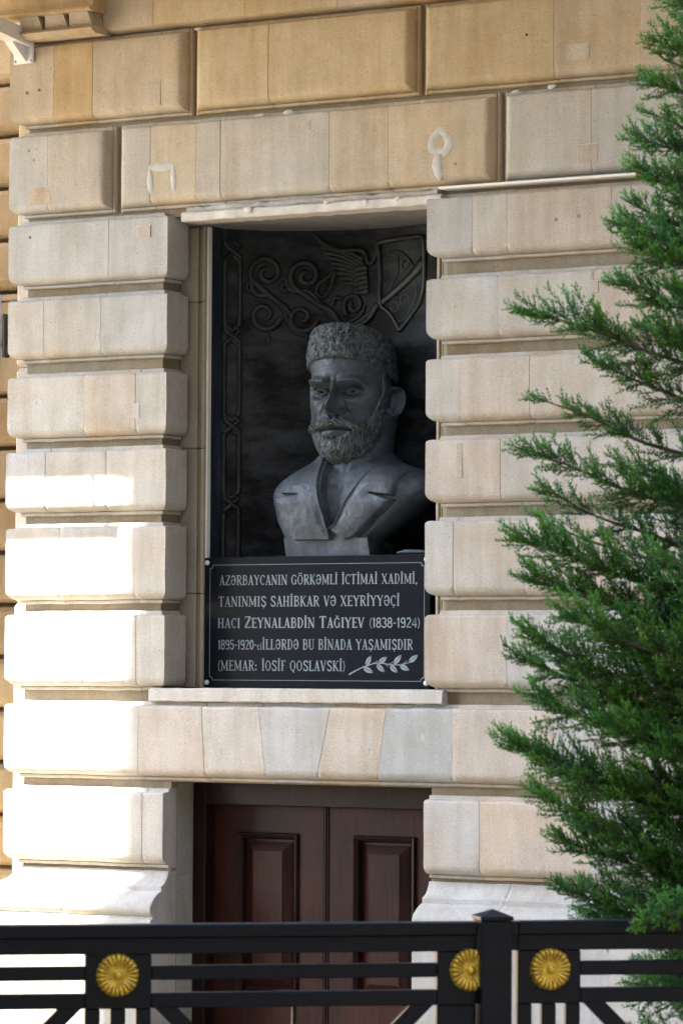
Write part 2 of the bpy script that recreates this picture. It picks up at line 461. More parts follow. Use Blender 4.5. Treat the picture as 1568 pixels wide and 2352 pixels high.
# plain course above, flush, runs up to the balcony
pr = [(5.140, -.12), (5.140, -.052), (5.150, -.020), (5.158, -.004), (5.17, 0), (5.3, 0), (5.545, 0), (5.545, -.12)]
zx = [-1.42, -1.12, -.574, -.043, .266, .95, 1.7, 2.5, 3.4, 4.4, 5.3, RE]
for i in range(len(zx)-1):
    r = random.uniform(.95, 1.04); t = T['qooqOoqooqo'[i]]
    stone(fac, pr, zx[i], zx[i+1], 'j', 'j' if i < len(zx)-2 else 'k', tuple(c*r for c in t))

# core of the wall behind the stones: the recessed faces of the joints, the reveals
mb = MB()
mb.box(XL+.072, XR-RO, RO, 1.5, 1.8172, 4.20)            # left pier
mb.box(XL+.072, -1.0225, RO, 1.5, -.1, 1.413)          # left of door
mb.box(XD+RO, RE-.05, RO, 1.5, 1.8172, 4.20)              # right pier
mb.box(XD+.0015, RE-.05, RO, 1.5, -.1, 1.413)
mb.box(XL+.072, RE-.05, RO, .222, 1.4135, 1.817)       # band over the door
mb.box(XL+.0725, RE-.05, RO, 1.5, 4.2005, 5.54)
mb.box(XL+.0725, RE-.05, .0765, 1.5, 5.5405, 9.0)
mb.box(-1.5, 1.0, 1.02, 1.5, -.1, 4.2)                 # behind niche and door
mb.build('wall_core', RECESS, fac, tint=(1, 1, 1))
# masonry ledges at the foot of each recess are the step of the stones; door jamb lining stones
def slab(name, x0, x1, y0, y1, z0, z1, m, tint=(1, 1, 1), c=.004, parent=fac, sm=None):
    return MB().box(x0, x1, y0, y1, z0, z1, c).build(name, m, parent, tint=tint, smooth=sm)
for (z0, z1) in ((-.02, .955), (.957, 1.405)):
    slab('jamb_stone', -1.0218, -1.0195, .126, .262, z0, z1, STONE, (.72, .76, .72), .0008)
# projecting corner return behind the left arrises
for (z0, z1, t) in ((-.02, 1.1, 'b'), (1.102, 2.3, 'y'), (2.302, 3.5, 'y'), (3.502, 4.6, 'y'), (4.602, 5.54, 'o')):
    slab('return_stone', -2.075, -1.90, .17, 1.5, z0, z1, STONE, T[t], .02)
# sill and lintel of the niche
def wavy_slab(name, x0, x1, y0, y1, z0, z1, m, n=40, amp=.004, tint=(1, 1, 1)):
    v = []; f = []
    for i in range(n+1):
        x = x0+(x1-x0)*i/n
        for (y, z) in ((y1, z0), (y0+.006, z0), (y0, z0+.006), (y0, z1-.008), (y0+.01, z1), (y1, z1)):
            q = np.array([[x, y, z]]); k = float(vnoise(q, 16)[0]); k2 = float(vnoise(q+9, 40)[0])
            v.append((x, y+(k*amp if y < y1 else 0), z+k2*amp*.5))
    for i in range(n):
        for j in range(6):
            j2 = (j+1) % 6; f.append((i*6+j, (i+1)*6+j, (i+1)*6+j2, i*6+j2))
    f += [tuple(range(6)), tuple(n*6+k for k in range(5, -1, -1))]
    o = mesh(name, v, f, m, fac, tint=tint); smooth_by_angle(o, 30); return o
wavy_slab('niche_sill', -1.125, .549, .018, 1.0, 1.8065, 1.874, STONE, tint=(1.12, 1.10, 1.06))
wavy_slab('niche_lintel', -.945, .535, .012, .16, 4.169, 4.214, PLASTER, amp=.008)
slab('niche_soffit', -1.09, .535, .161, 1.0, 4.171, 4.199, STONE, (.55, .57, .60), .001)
wavy_slab('plaster_patch', -.93, .50, .036, .08, 4.2145, 4.244, STONE, 50, .014)
# stone mouldings framing the bronze niche, white painted inner edge
for side in (0, 1):
    X = (lambda x: x) if side == 0 else (lambda x: -.556-x)
    def sb(name, xa, xb, ya, yb_, za, zb_, m, t=(1, 1, 1), c=.003):
        a, b = sorted((X(xa), X(xb))); slab(name, a, b, ya, yb_, za, zb_, m, t, c)
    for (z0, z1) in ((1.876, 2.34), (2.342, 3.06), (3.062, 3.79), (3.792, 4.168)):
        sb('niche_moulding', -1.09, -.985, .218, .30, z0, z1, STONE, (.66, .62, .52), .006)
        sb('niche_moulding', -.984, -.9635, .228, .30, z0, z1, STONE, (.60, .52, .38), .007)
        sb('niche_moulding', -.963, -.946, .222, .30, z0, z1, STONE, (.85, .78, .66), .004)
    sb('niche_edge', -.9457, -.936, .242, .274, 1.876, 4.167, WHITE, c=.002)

# patch repairs let into stones
def patch(x0, x1, z0, z1, tint, m=None, y=0.0):
    tint = tuple(.45+.55*c for c in tint)
    slab('repair_patch', x0, x1, y-.0022, .02, z0, z1, m or STONE, tint, .0006)
    e = .0022
    for q in ((x0-e, x1+e, z1+.0002, z1+e), (x0-e, x0-.0002, z0, z1)): 
        slab('repair_joint', q[0], q[1], y-.0024, .02, q[2], q[3], PLASTER, c=.0002)
for q in ((-1.14, -1.066, 4.755, 4.877, (1.12, .92, .64)), (1.219, 1.331, 4.792, 4.862, (1.12, .93, .68)), (-1.861, -1.732, 4.302, 4.391, (1.0, .84, .64)),
          (-.31, -.188, 4.569, 4.612, (1.05, .92, .72)), (1.275, 1.378, 4.312, 4.394, (1.05, .86, .68)), (-1.199, -1.120, 4.102, 4.160, (1.02, .92, .78)),
          (-1.215, -1.180, 3.206, 3.276, (1.08, .98, .84)), (.633, .665, 2.87, 3.032, (.96, .74, .56)), (1.339, 1.382, 3.705, 3.76, (.98, .80, .62))):
    patch(*q)
def blob(name, cx, cz, rx, rz, m, hole=0, seed=0, y=-.0026):
    y -= (seed % 7)*.00012
    n = 36; rs = random.Random(seed); ph = [rs.uniform(0, 6) for _ in range(4)]
    q_ = min(1, 2.2*min(rx, rz)/max(rx, rz))
    def rad(a): return 1+q_*(.14*math.sin(2*a+ph[0])+.10*math.sin(3*a+ph[1])+.06*math.sin(7*a+ph[2])+.04*math.sin(13*a+ph[3]))
    v = []; f = []
    rings = [(1.0, .0028), (.80, 0)] + ([(hole+.14, 0), (hole, .0028)] if hole else [(.01, 0)])
    for (k, dy) in rings:
        for i in range(n):
            a = 2*PI*i/n; v.append((cx+rx*k*rad(a)*math.cos(a), y+dy+.0006, cz+rz*k*rad(a)*math.sin(a)))
    for r in range(len(rings)-1):
        for i in range(n): f.append((r*n+i, r*n+(i+1) % n, (r+1)*n+(i+1) % n, (r+1)*n+i))
    return mesh(name, v, f, m, fac, smooth=True)
DAB = plain('thin_filler', (.50, .480, .445), .9, 0, 30, .12, .4, .004, .2)
blob('filler_mark', .533, 4.460, .060, .082, DAB, .40, 3)
blob('filler_mark', .522, 4.345, .030, .060, DAB, 0, 5)
blob('filler_mark', -1.05, 4.445, .078, .026, DAB, 0, 8)
blob('filler_mark', -1.125, 4.375, .020, .070, DAB, 0, 11)
blob('filler_mark', -.985, 4.385, .018, .075, DAB, 0, 12)
for k, (x, z, r) in enumerate(((.43, 4.66, .014), (.93, 4.672, .014), (1.12, 4.68, .017), (-.50, 4.66, .02), (-.33, 4.665, .022), (-.86, 5.118, .015))):
    blob('plaster_dab', x, z, r*1.4, r*.6, PLASTER, 0, 20+k, y=.02)
for k, (x, z, r) in enumerate(((-.55, 4.205, .022), (-.1, 4.212, .015), (.12, 4.2, .018), (.30, 4.208, .014))):
    blob('plaster_dab', x, z, r, r*.7, PLASTER, 0, 40+k, y=.004)
# old drill holes and red wall plugs
def hole(x, z, r, m, y=-.002):
    mb = MB(); mb.lathe((x, y+.004, z), (0, -1, 0), [(r*1.2, 0), (r*1.15, .003), (r*.7, .0032), (r*.55, .001)], 14)
    mb.build('plugged_hole', m, fac, smooth=40)
RED = plain('red_plug', (.22, .05, .03), .7)
for q in ((-1.885, 4.875, .007), (-1.81, 4.885, .006), (-1.87, 4.58, .006), (-1.82, 4.585, .006), (-1.84, 4.53, .005), (-1.86, 4.14, .006),
          (1.0, 4.93, .005), (-.30, 5.24, .007), (.02, 5.25, .006), (.62, 4.35, .005)): hole(*q, DARK)
for q in ((1.16, 4.055, .007), (1.28, 4.065, .007)): hole(*q, RED)
# white cable trunking on the groove above the right pier
MB().box(.537, RE-.1, -.018, .075, 4.2335, 4.2455, .002).build('cable_trunking', WHITE, fac)

# corbel at the top left with three drops
mb = MB()
def extr(mb, prof, x0, x1, ch=0):
    n = len(prof); v = [(x0, y, z) for y, z in prof]+[(x1, y, z) for y, z in prof]
    f = [(i, (i+1) % n, n+(i+1) % n, n+i) for i in range(n)]+[tuple(range(n-1, -1, -1)), tuple(range(n, 2*n))]
    mb.add(v, f)
extr(mb, [(.05, 5.130), (-.085, 5.130), (-.125, 5.152), (-.115, 5.1645), (.05, 5.1645)], -1.86, -1.405)
mb.build('corbel', STONE, fac, tint=T['q'])
mb = MB(); extr(mb, [(.05, 5.2365), (-.13, 5.2365), (-.142, 5.243), (-.142, 5.256), (-.118, 5.262), (-.112, 5.285), (-.13, 5.33), (-.165, 5.39), (-.19, 5.47), (-.20, 5.545), (.05, 5.545)], -1.99, -1.40)
mb.build('corbel', STONE, fac, tint=T['O'])
for x in (-1.86, -1.705, -1.555):
    mb = MB()
    v = [(x, .05, 5.165), (x+.140, .05, 5.165), (x+.140, -.095, 5.165), (x, -.095, 5.165), (x+.014, .05, 5.236), (x+.126, .05, 5.236), (x+.126, -.120, 5.236), (x+.014, -.120, 5.236)]
    mb.add(v, [(0, 1, 2, 3), (4, 7, 6, 5), (0, 4, 5, 1), (1, 5, 6, 2), (2, 6, 7, 3), (3, 7, 4, 0)]); mb.build('corbel_drop', STONE, fac, tint=T['q'])
slab('corner_stone', -1.995, -1.862, .0, .2, 5.142, 5.235, STONE, T['y'], .01)

# balcony over the wall with a hanging rail (above the frame, it shades the upper courses)
mb = MB(); mb.box(-4.4, 6.2, -1.70, .07, 5.55, 5.74, .01); mb.build('balcony_slab', OPP, fac)
mb = MB(); mb.box(-4.4, -2.69, -1.65, -1.63, 5.170, 5.306, .003); mb.build('balcony_beam', OPP, fac)
mb = MB()
for x in (-4.2, -2.83): mb.box(x-.009, x+.009, -1.645, -1.635, 5.3065, 5.549)
mb.build('balcony_hanger', BLACKP, fac)
mb = MB()
for k in range(60): mb.box(-4.3+k*.175, -4.275+k*.175, -1.62, -1.595, 5.741, 6.60)
mb.box(-4.35, 6.15, -1.64, -1.575, 6.601, 6.65); mb.build('balcony_railing', BLACKP, fac)

# ------------------------------------------------------------------ double door
dz0, dz1 = .15, 1.41
YF, YLf = .262, .338
slab('door_frame', -1.019, -.946, YF, .45, dz0, dz1, WOODF, c=.004)
slab('door_frame', .39, .459, YF, .45, dz0, dz1, WOODF, c=.004)
slab('door_frame', -.945, .389, YF, .45, 1.300, dz1, WOODF, c=.004)
slab('door_threshold', -1.019, .459, .20, .6, -.02, .149, STONE, T['G'], .01)
for (x0, x1, px0, px1) in ((-.944, -.3055, -.797, -.447), (-.2705, .388, -.128, .222)):
    lf = MB(); ptop = 1.166; pbot = .36
    lf.box(x0, px0+.012, YLf, YLf+.04, dz0, 1.299); lf.box(px1-.012, x1, YLf, YLf+.04, dz0, 1.299)
    lf.box(px0+.0125, px1-.0125, YLf, YLf+.04, ptop-.012, 1.299); lf.box(px0+.0125, px1-.0125, YLf, YLf+.04, dz0, pbot)
    leaf = lf.build('door_leaf', WOOD, fac)
    # ring moulding: profile swept round the panel opening
    prof = [(0, 0), (0, -.012), (.006, -.018), (.012, -.016), (.018, -.008), (.021, -.010), (.026, -.004), (.030, .010), (.034, .026)]
    v = []; f = []
    for (d, y) in prof:
        for (x, z) in ((px0+d, pbot+d), (px1-d, pbot+d), (px1-d, ptop-d), (px0+d, ptop-d)): v.append((x, YLf+y, z))
    for i in range(len(prof)-1):
        for k in range(4): f.append((i*4+k, i*4+(k+1) % 4, (i+1)*4+(k+1) % 4, (i+1)*4+k))
    mesh('panel_moulding', v, f, WOODF, leaf)
    v = []; f = []
    for (d, y) in ((.030, .026), (.046, .024), (.048, .021), (.088, -.004), (.090, -.008), (.150, -.008)):
        for (x, z) in ((px0+d, pbot+d), (px1-d, pbot+d), (px1-d, ptop-d), (px0+d, ptop-d)): v.append((x, YLf+y, z))
    for i in range(5):
        for k in range(4): f.append((i*4+k, i*4+(k+1) % 4, (i+1)*4+(k+1) % 4, (i+1)*4+k))
    f.append((20, 21, 22, 23)); mesh('raised_panel', v, f, WOOD, leaf)
mb = MB()
mb.box(-.304, -.299, YLf-.006, YLf+.03, dz0, 1.299, .001); mb.tube([(-.288, YLf-.002, dz0), (-.288, YLf-.002, 1.299)], .0095, 10)
mb.box(-.2775, -.2715, YLf-.006, YLf+.03, dz0, 1.299, .001)
mb.build('door_astragal', WOODF, fac, smooth=40)
slab('door_backing', -1.0, .44, .46, .47, dz0, 1.40, WOODF, c=.0005)

# ------------------------------------------------------------------ far left wing, set back
zc = 0.0; k = 0
mb = MB(); mb.box(-9, -1.9, 1.60, 2.0, -.1, 9.0)
wing = thing('side_wing', 'ochre stone side wing set back at the far left edge behind the pier corner', 'building wall', (-4, 1.7, 0))
mb.box(-9, -3.32, .10, 1.60, -.1, 7.5)  # unseen projecting block, added to keep the sun off the wing
mb.build('wall_core', WING, wing, tint=(.8, .7, .6))
while zc < 5.9:
    for i in range(7):
        x0 = -9+i*1.02+(0 if k % 2 else -.4)
        v = []; f = []
        prf = [(zc+.012, .10), (zc+.012, .05), (zc+.03, .02), (zc+.06, 0), (zc+.25, 0), (zc+.275, .02), (zc+.285, .10)]
        a, b = max(x0, -3.31), min(x0+1.0, -1.95)
        if b-a < .1: continue
        n = len(prf); v = [(a, 1.5+y, z) for z, y in prf]+[(b, 1.5+y, z) for z, y in prf]
        f = [(q, (q+1) % n, n+(q+1) % n, n+q) for q in range(n)]+[tuple(range(n-1, -1, -1)), tuple(range(n, 2*n))]
        r = random.uniform(1.1, 1.5); mesh('stone', v, f, WING, wing, tint=(r, r*.98, r*.95))
    zc += .29; k += 1

# ------------------------------------------------------------------ opposite building across the street (casts the long soft shadow)
opp = thing('apartment_block', 'tall plain stone apartment block across the street', 'building', (-4, -13, 0))
mb = MB(); mb.box(-10.52, 3.6, -14.9, -11.0, -.1, 27.0)
mb.build('wall', OPP, opp)
for fl in range(9):
    for i in range(6):
        x = -9.6+i*2.2; z = 1.2+fl*2.9
        MB().box(x, x+1.2, -11.03, -10.98, z, z+1.7, .01).build('window', GLASSD, opp)

# ------------------------------------------------------------------ bronze relief lining the niche (curved sheet, arc centre below)
NX, NY, NR = -.278, -.052, .8017
rel = thing('bronze_relief', 'dark curved bronze relief with chain border, scrolls, wing and shield behind the bust', 'relief', (-.28, .6, 2.52))
def cy(a, z, off=0.0):
    a = math.radians(a); r = NR-off; return Vector((NX+r*math.sin(a), NY+r*math.cos(a), z))
def cyn(p):
    d = Vector((NX-p.x, NY-p.y, 0)); return d.normalized()
nA, nZ = 120, 150
v = []; f = []
cs = [(-.9365, .2745), (-.940, .320)] + [tuple(cy(-57+114*i/nA, 0).xy) for i in range(nA+1)] + [(.384, .320), (.3805, .2745)]
P = np.array([[x, y, 1.9+(4.174-1.9)*j/nZ] for j in range(nZ+1) for (x, y) in cs])
nrm = np.stack([NX-P[:, 0], NY-P[:, 1]], 1); nrm /= np.linalg.norm(nrm, axis=1)[:, None]
h = fnoise(P, 5, 3)*.006+fnoise(P*np.array([1, 1, 2.2]), 16, 2)*.002
P[:, :2] += nrm*h[:, None]*np.clip((np.abs(P[:, 0]-NX)-.66)/-.05, 0, 1)[:, None]
nc = len(cs)
for j in range(nZ):
    for i in range(nc-1): f.append((j*nc+i, j*nc+i+1, (j+1)*nc+i+1, (j+1)*nc+i))
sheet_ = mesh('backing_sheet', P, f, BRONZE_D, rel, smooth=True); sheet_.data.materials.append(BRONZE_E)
ei = np.zeros(len(f), dtype=np.int32); cc_ = np.arange(len(f)) % (nc-1); ei[(cc_ < 4) | (cc_ > nc-6)] = 1  # outer columns get the painted sky sheen
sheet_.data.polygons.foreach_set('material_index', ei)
MB().box(-.937, .381, .262, .80, 2.500, 2.522, .002).build('ledge', BRONZE_D, rel)

def rtube(name, pts, rad, off=.003, n=8, flat=.8, parent=rel, m=None):
    """raised cord on the curved sheet; pts are (arc degrees, z)"""
    P = [cy(a, z, off) for a, z in pts]
    k = 1.5 if name.startswith('chain') else 1.2; rad = [q*k for q in rad] if isinstance(rad, list) else rad*k
    return MB().tube(P, rad, n, True, flat*.85, cyn).build(name, m or BRONZE_R, parent, smooth=50)
def arcs(ca, cz, r0, r1, t0, t1, n=40):
    """spiral, angles in degrees in the unrolled plane"""
    out = []
    for i in range(n+1):
        k = i/n; t = math.radians(t0+(t1-t0)*k); r = r0+(r1-r0)*k
        out.append((ca+math.degrees(r*math.cos(t)/NR), cz+r*math.sin(t)))
    return out
def mirror(pts): return [(-a, z) for a, z in pts]
# chain of long hexagonal links joined by crossings, left and right edge
knots = [4.066, 3.640, 3.190, 2.800]
for mir in (0, 1):
    fm = mirror if mir else (lambda p: p)
    a0, a1, am = -56.0, -50.2, -53.1
    for i in range(3):
        zt_, zb_ = knots[i]-.055, knots[i+1]+.055
        link = [(am, zt_+.035), (a0, zt_), (a0, zb_), (am, zb_-.035), (a1, zb_), (a1, zt_), (am, zt_+.035)]
        dense = []
        for q in range(len(link)-1):
            n_ = 3 if link[q][0] != link[q+1][0] else 12
            for t in range(n_): dense.append((link[q][0]+(link[q+1][0]-link[q][0])*t/n_, link[q][1]+(link[q+1][1]-link[q][1])*t/n_))
        dense.append(link[-1])
        rtube('chain_link', fm(dense), .0085, .008)
    for zk in knots:
        rtube('chain_crossing', fm([(a0, zk-.045), (am, zk-.012), (a1, zk+.020), (am+.6, zk+.045)]), .008, .012)
        rtube('chain_crossing', fm([(a0, zk+.045), (a0+.3, zk+.02), (am, zk-.004), (a1, zk-.03), (a1-.4, zk-.052)]), .008, .014)
    rtube('chain_link', fm([(a0, 2.745), (a0, 2.60), (a0, 2.53)]), .0085, .008)
    rtube('chain_link', fm([(a1, 2.745), (a1, 2.60), (a1, 2.53)]), .0085, .008)
# scrolls: taper from stem to eye
def taper(n, r0, r1): return [r0+(r1-r0)*i/(n-1) for i in range(n)]
def scroll(name, pts, r0=.016, r1=.008, off=.008): return rtube(name, pts, taper(len(pts), r0, r1), off, 10, .9)
def curve(pts, n=10):
    """Catmull-Rom through (a, z)"""
    out = []; Q = [pts[0]]+list(pts)+[pts[-1]]
    for i in range(1, len(Q)-2):
        for k in range(n):
            t = k/n; p = []
            for c in (0, 1):
                a, b, c_, d = Q[i-1][c], Q[i][c], Q[i+1][c], Q[i+2][c]
                p.append(.5*((2*b)+(-a+c_)*t+(2*a-5*b+4*c_-d)*t*t+(-a+3*b-3*c_+d)*t**3))
            out.append(tuple(p))
    out.append(pts[-1]); return out
scroll('scroll', [(-31, 3.735)]+curve([(-34, 3.79), (-38.5, 3.835)], 6)+arcs(-40.4, 3.958, .088, .016, 205, -265), .014, .013)
scroll('scroll', curve([(-13.5, 3.700), (-17, 3.765), (-21.5, 3.800), (-27, 3.855)], 6)+arcs(-26.2, 3.945, .085, .014, 225, -265), .015, .013)
scroll('scroll', arcs(-41.2, 3.745, .082, .018, 350, -80, 44)[::-1], .010, .014)
scroll('scroll', arcs(-27.6, 3.735, .080, .018, 350, -80, 44)[::-1], .010, .014)
scroll('scroll', curve([(-46.2, 3.905), (-44.5, 3.850), (-38.5, 3.835), (-34.5, 3.775), (-32.2, 3.700), (-29.0, 3.655), (-24.8, 3.640)], 8), .012, .007)
scroll('scroll', curve([(-33.6, 3.930), (-31.5, 3.870), (-25, 3.865), (-20.5, 3.80), (-16.5, 3.74), (-12.2, 3.690)], 8), .012, .010)
scroll('scroll', arcs(-46.2, 3.880, .030, .012, 60, 320, 16), .011, .007)
scroll('scroll', arcs(-33.6, 3.882, .030, .012, 60, 320, 16), .011, .007)
scroll('scroll', arcs(-8.2, 3.792, .060, .012, 235, -240), .013, .010)
scroll('scroll', curve([(-16.5, 3.79), (-15.5, 3.83), (-12.5, 3.825), (-11.6, 3.80), (-12.6, 3.782)], 6), .011, .006)
scroll('scroll', curve([(-12.2, 3.690), (-8.5, 3.715), (-5.2, 3.742), (-3.6, 3.79)], 8), .011, .007)
scroll('scroll', curve([(-12.0, 3.69), (-7.0, 3.688), (-1.8, 3.72), (1.6, 3.79)], 8), .010, .014)
for (a, z) in ((-39.6, 3.640), (-26.0, 3.628), (-26.0, 3.87), (-43, 3.90)):
    rtube('leaf_bud', [(a, z+.012), (a, z-.004), (a+.15, z-.022), (a+.2, z-.040)], [.004, .011, .008, .002], .006)
# flower bud with scales
mb = MB()
for i in range(6):
    for j in range(4):
        a = -19.6+i*.55+j*.25; z = 3.86+i*.014-j*.014+.02
        mb.lathe(cy(a, z, .006), cyn(cy(a, z)), [(.009, -.004), (.007, .004), (.001, .007)], 7)
mb.build('bud_scales', BRONZE_R, rel, smooth=50)
rtube('bud_outline', curve([(-22.5, 3.86), (-21.6, 3.90), (-18.5, 3.935), (-15.6, 3.965), (-16.5, 3.915), (-17.5, 3.87), (-20.0, 3.835), (-22.5, 3.86)], 6), .009, .007)
# wing: leading edge and long feathers
rtube('wing_edge', curve([(-23.0, 4.150), (-19.5, 4.105), (-14.0, 4.072), (-8.0, 4.072), (-4.2, 4.060), (-3.0, 4.02), (-1.6, 3.995), (.2, 4.03), (1.4, 4.09)], 8), .010, .008)
for i in range(9):
    a0 = -21.8+i*1.15; z0 = 4.118-i*.021
    pts = curve([(-4.8+i*.2, 4.02-i*.022), ((-4.8+a0)/2, (4.03+z0)/2-i*.012+.008), (a0, z0-.006*i)], 8)
    rtube('feather', pts, taper(len(pts), .014, .009), .002, 8, .6)
for i in range(6):
    pts = curve([(-3.0+i*.15, 3.98-i*.024), (-6.5-i*.2, 3.975-i*.026), (-9.5+i*.6, 3.958-i*.03)], 6)
    rtube('feather', pts, taper(len(pts), .012, .006), .008, 8, .6)
# shield with slanting band
rtube('shield_rim', curve([(1.5, 4.098), (8, 4.108), (16, 4.110), (23.6, 4.100), (24.6, 4.0), (24.4, 3.86), (21.5, 3.77), (17, 3.715), (11.6, 3.652)], 8), .012, .008)
rtube('shield_rim', curve([(3.2, 3.775), (6.5, 3.745), (9.2, 3.70), (11.6, 3.652)], 8), .012, .008)
rtube('shield_rim', curve([(1.5, 4.098), (2.2, 4.02), (2.6, 3.92), (2.4, 3.84), (3.2, 3.775)], 8), .010, .008)
pts = curve([(-8.5, 3.695), (-3, 3.735), (2, 3.785), (10, 3.855), (18, 3.925), (24, 3.985)], 8)
rtube('shield_band', pts, taper(len(pts), .010, .026), .004, 10, .55)
rtube('shield_ornament', arcs(9.2, 3.765, .035, .008, 180, -260), .005, .005)
rtube('shield_ornament', arcs(13.4, 3.80, .036, .008, 0, 400), .005, .005)
rtube('shield_ornament', curve([(7.2, 3.78), (9.0, 3.71), (13.0, 3.70), (17.5, 3.76), (20, 3.83), (19.6, 3.90)], 6), .005, .005)
rtube('shield_ornament', curve([(4.0, 4.00), (7.0, 4.045), (12.0, 4.04), (16.0, 4.0), (18.4, 3.96)], 8), .006, .005)
rtube('shield_ornament', arcs(13.5, 3.985, .038, .008, 90, -300), .005, .005)
rtube('shield_ornament', curve([(10.2, 4.02), (10.5, 3.95), (8.5, 3.90), (6.5, 3.85)], 6), .005, .005)

# ------------------------------------------------------------------ inscription plaque
pq = thing('memorial_plaque', 'black granite plaque with engraved grey lettering and a leafy twig below the bust', 'plaque', (-.30, .25, 1.876))
MB().box(-.947, .349, .240, .262, 1.8765, 2.519, .0025).build('granite_slab', GRANITE, pq)
MB().box(-.93, .335, .263, .40, 1.8765, 2.499).build('backing_block', GRANITE, pq)
YP = .2394
def ribbon(mb, pts, w, lay):
    """flat engraved stroke on the plaque face, w: width or list"""
    n = len(pts); W = w if isinstance(w, list) else [w]*n
    v = []; y = YP-.00008*lay
    for i in range(n):
        a = pts[max(i-1, 0)]; b = pts[min(i+1, n-1)]
        dx, dz = b[0]-a[0], b[1]-a[1]; L = math.hypot(dx, dz) or 1
        if 0 < i < n-1:
            d1 = (pts[i][0]-a[0], pts[i][1]-a[1]); d2 = (b[0]-pts[i][0], b[1]-pts[i][1])
            l1 = math.hypot(*d1) or 1; l2 = math.hypot(*d2) or 1
            dx, dz = d1[0]/l1+d2[0]/l2, d1[1]/l1+d2[1]/l2; L = math.hypot(dx, dz) or 1
        nx, nz = -dz/L*W[i]/2, dx/L*W[i]/2
        v += [(pts[i][0]+nx, y, pts[i][1]+nz), (pts[i][0]-nx, y, pts[i][1]-nz)]
    mb.add(v, [(2*i, 2*i+2, 2*i+3, 2*i+1) for i in range(n-1)])
def el(cx, cy_, rx, ry, a0, a1, n=18):
    return [(cx+rx*math.cos(math.radians(a0+(a1-a0)*i/n)), cy_+ry*math.sin(math.radians(a0+(a1-a0)*i/n))) for i in range(n+1)]
TH, TN, SF = .108, .050, .042
def st(x, w=TH, z0=0, z1=1): return ([(x, z0), (x, z1)], w)
def sf(x, z, h=.08): z = z+(.0225 if z < .5 else -.0225); return ([(x-h, z), (x+h, z)], SF)
def dot(x, z, r=.055): return ([(x-r, z), (x+r, z)], 2*r)
def G(c):
    """glyph: advance width, strokes (points, width) in cap-height units"""
    if c == ' ': return .26, []
    if c == 'A': return .46, [([(.09, 0), (.235, 1)], TN), ([(.225, 1), (.375, 0)], TH), ([(.12, .30), (.34, .30)], SF), sf(.09, 0, .07), sf(.375, 0, .09)]
    if c == 'Z': return .42, [([(.05, .97), (.38, .97)], TN), ([(.36, .95), (.07, .05)], TH), ([(.05, .03), (.39, .03)], TN), ([(.07, .97), (.07, .82)], SF), ([(.375, .03), (.375, .18)], SF)]
    if c == 'Ə': return .45, [([(.07, .52), (.38, .52)], TN), (el(.225, .5, .155, .455, 180, 360, 16), TN+.02), (el(.225, .5, .155, .455, 0, 150, 14), TH-.02), ([(.37, .3), (.37, .7)], TH-.01)]
    if c in 'Rb': return .46, [st(.12), sf(.12, 0), sf(.07, 1, .06), ([(.12, .97), (.24, .97)]+el(.24, .75, .13, .22, 90, -90, 10)+[(.12, .53)], TN+.015), ([(.36, .66), (.36, .84)], TH-.03), ([(.22, .53), (.40, 0)], TH-.01), sf(.41, 0, .05)]
    if c == 'B': return .44, [st(.12), ([(.05, .97), (.23, .97)]+el(.23, .76, .115, .21, 90, -90, 10)+[(.12, .55)], TN+.015), ([(.12, .55), (.24, .55)]+el(.24, .29, .135, .26, 90, -90, 10)+[(.05, .03)], TN+.015), ([(.365, .18), (.365, .40)], TH-.04)]
    if c == 'D': return .46, [st(.12), ([(.05, .97), (.20, .97)]+el(.20, .5, .185, .47, 90, -90, 16)+[(.05, .03)], TN+.01), ([(.375, .28), (.375, .72)], TH-.02)]
    if c == 'Y': return .46, [([(.07, 1), (.24, .48)], TH), ([(.40, 1), (.24, .48)], TN), st(.235, TH, 0, .5), sf(.235, 0), sf(.07, 1, .07), sf(.40, 1, .06)]
    if c in 'CÇ':
        s = [(el(.24, .5, .17, .46, 50, 310, 20), TN+.015), ([(.08, .28), (.08, .72)], TH-.01), ([(.37, .70), (.37, .92)], SF)]
        if c == 'Ç': s += [([(.24, .03), (.25, -.07), (.29, -.12), (.20, -.17)], SF)]
        return .42, s
    if c == 'N': return .50, [st(.10, TN), ([(.09, .98), (.40, .02)], TH), st(.41, TN), sf(.10, 0, .07), sf(.07, 1, .06), sf(.41, 1, .07)]
    if c in 'Iİ':
        s = [st(.13), sf(.13, 0, .09), sf(.13, 1, .09)]
        if c == 'İ': s.append(dot(.13, 1.15))
        return .26, s
    if c in 'GĞ':
        s = [(el(.24, .5, .17, .46, 50, 330, 20), TN+.015), ([(.08, .28), (.08, .72)], TH-.01), ([(.37, .72), (.37, .92)], SF), st(.37, TH-.02, .05, .42), sf(.37, .45, .07)]
        if c == 'Ğ': s += [(el(.24, 1.22, .09, .10, 190, 350, 8), SF)]
        return .47, s
    if c in 'OÖQ':
        s = [(el(.24, .5, .165, .465, 0, 360, 28), TN+.01), ([(.082, .28), (.082, .72)], TH-.02), ([(.398, .28), (.398, .72)], TH-.02)]
        if c == 'Ö': s += [dot(.16, 1.14, .045), dot(.32, 1.14, .045)]
        if c == 'Q': s += [([(.22, .06), (.27, -.08), (.37, -.14)], TN+.02)]
        return .48, s
    if c == 'K': return .47, [st(.12), sf(.12, 0), sf(.12, 1), ([(.14, .42), (.38, 1)], TN), ([(.19, .56), (.40, 0)], TH-.01), sf(.38, 1, .06), sf(.41, 0, .06)]
    if c == 'M': return .60, [st(.10, TN), ([(.10, 1), (.30, .12)], TH-.02), ([(.30, .12), (.48, 1)], TN), st(.49, TH), sf(.10, 0, .07), sf(.49, 0, .09), sf(.08, 1, .05), sf(.50, 1, .08)]
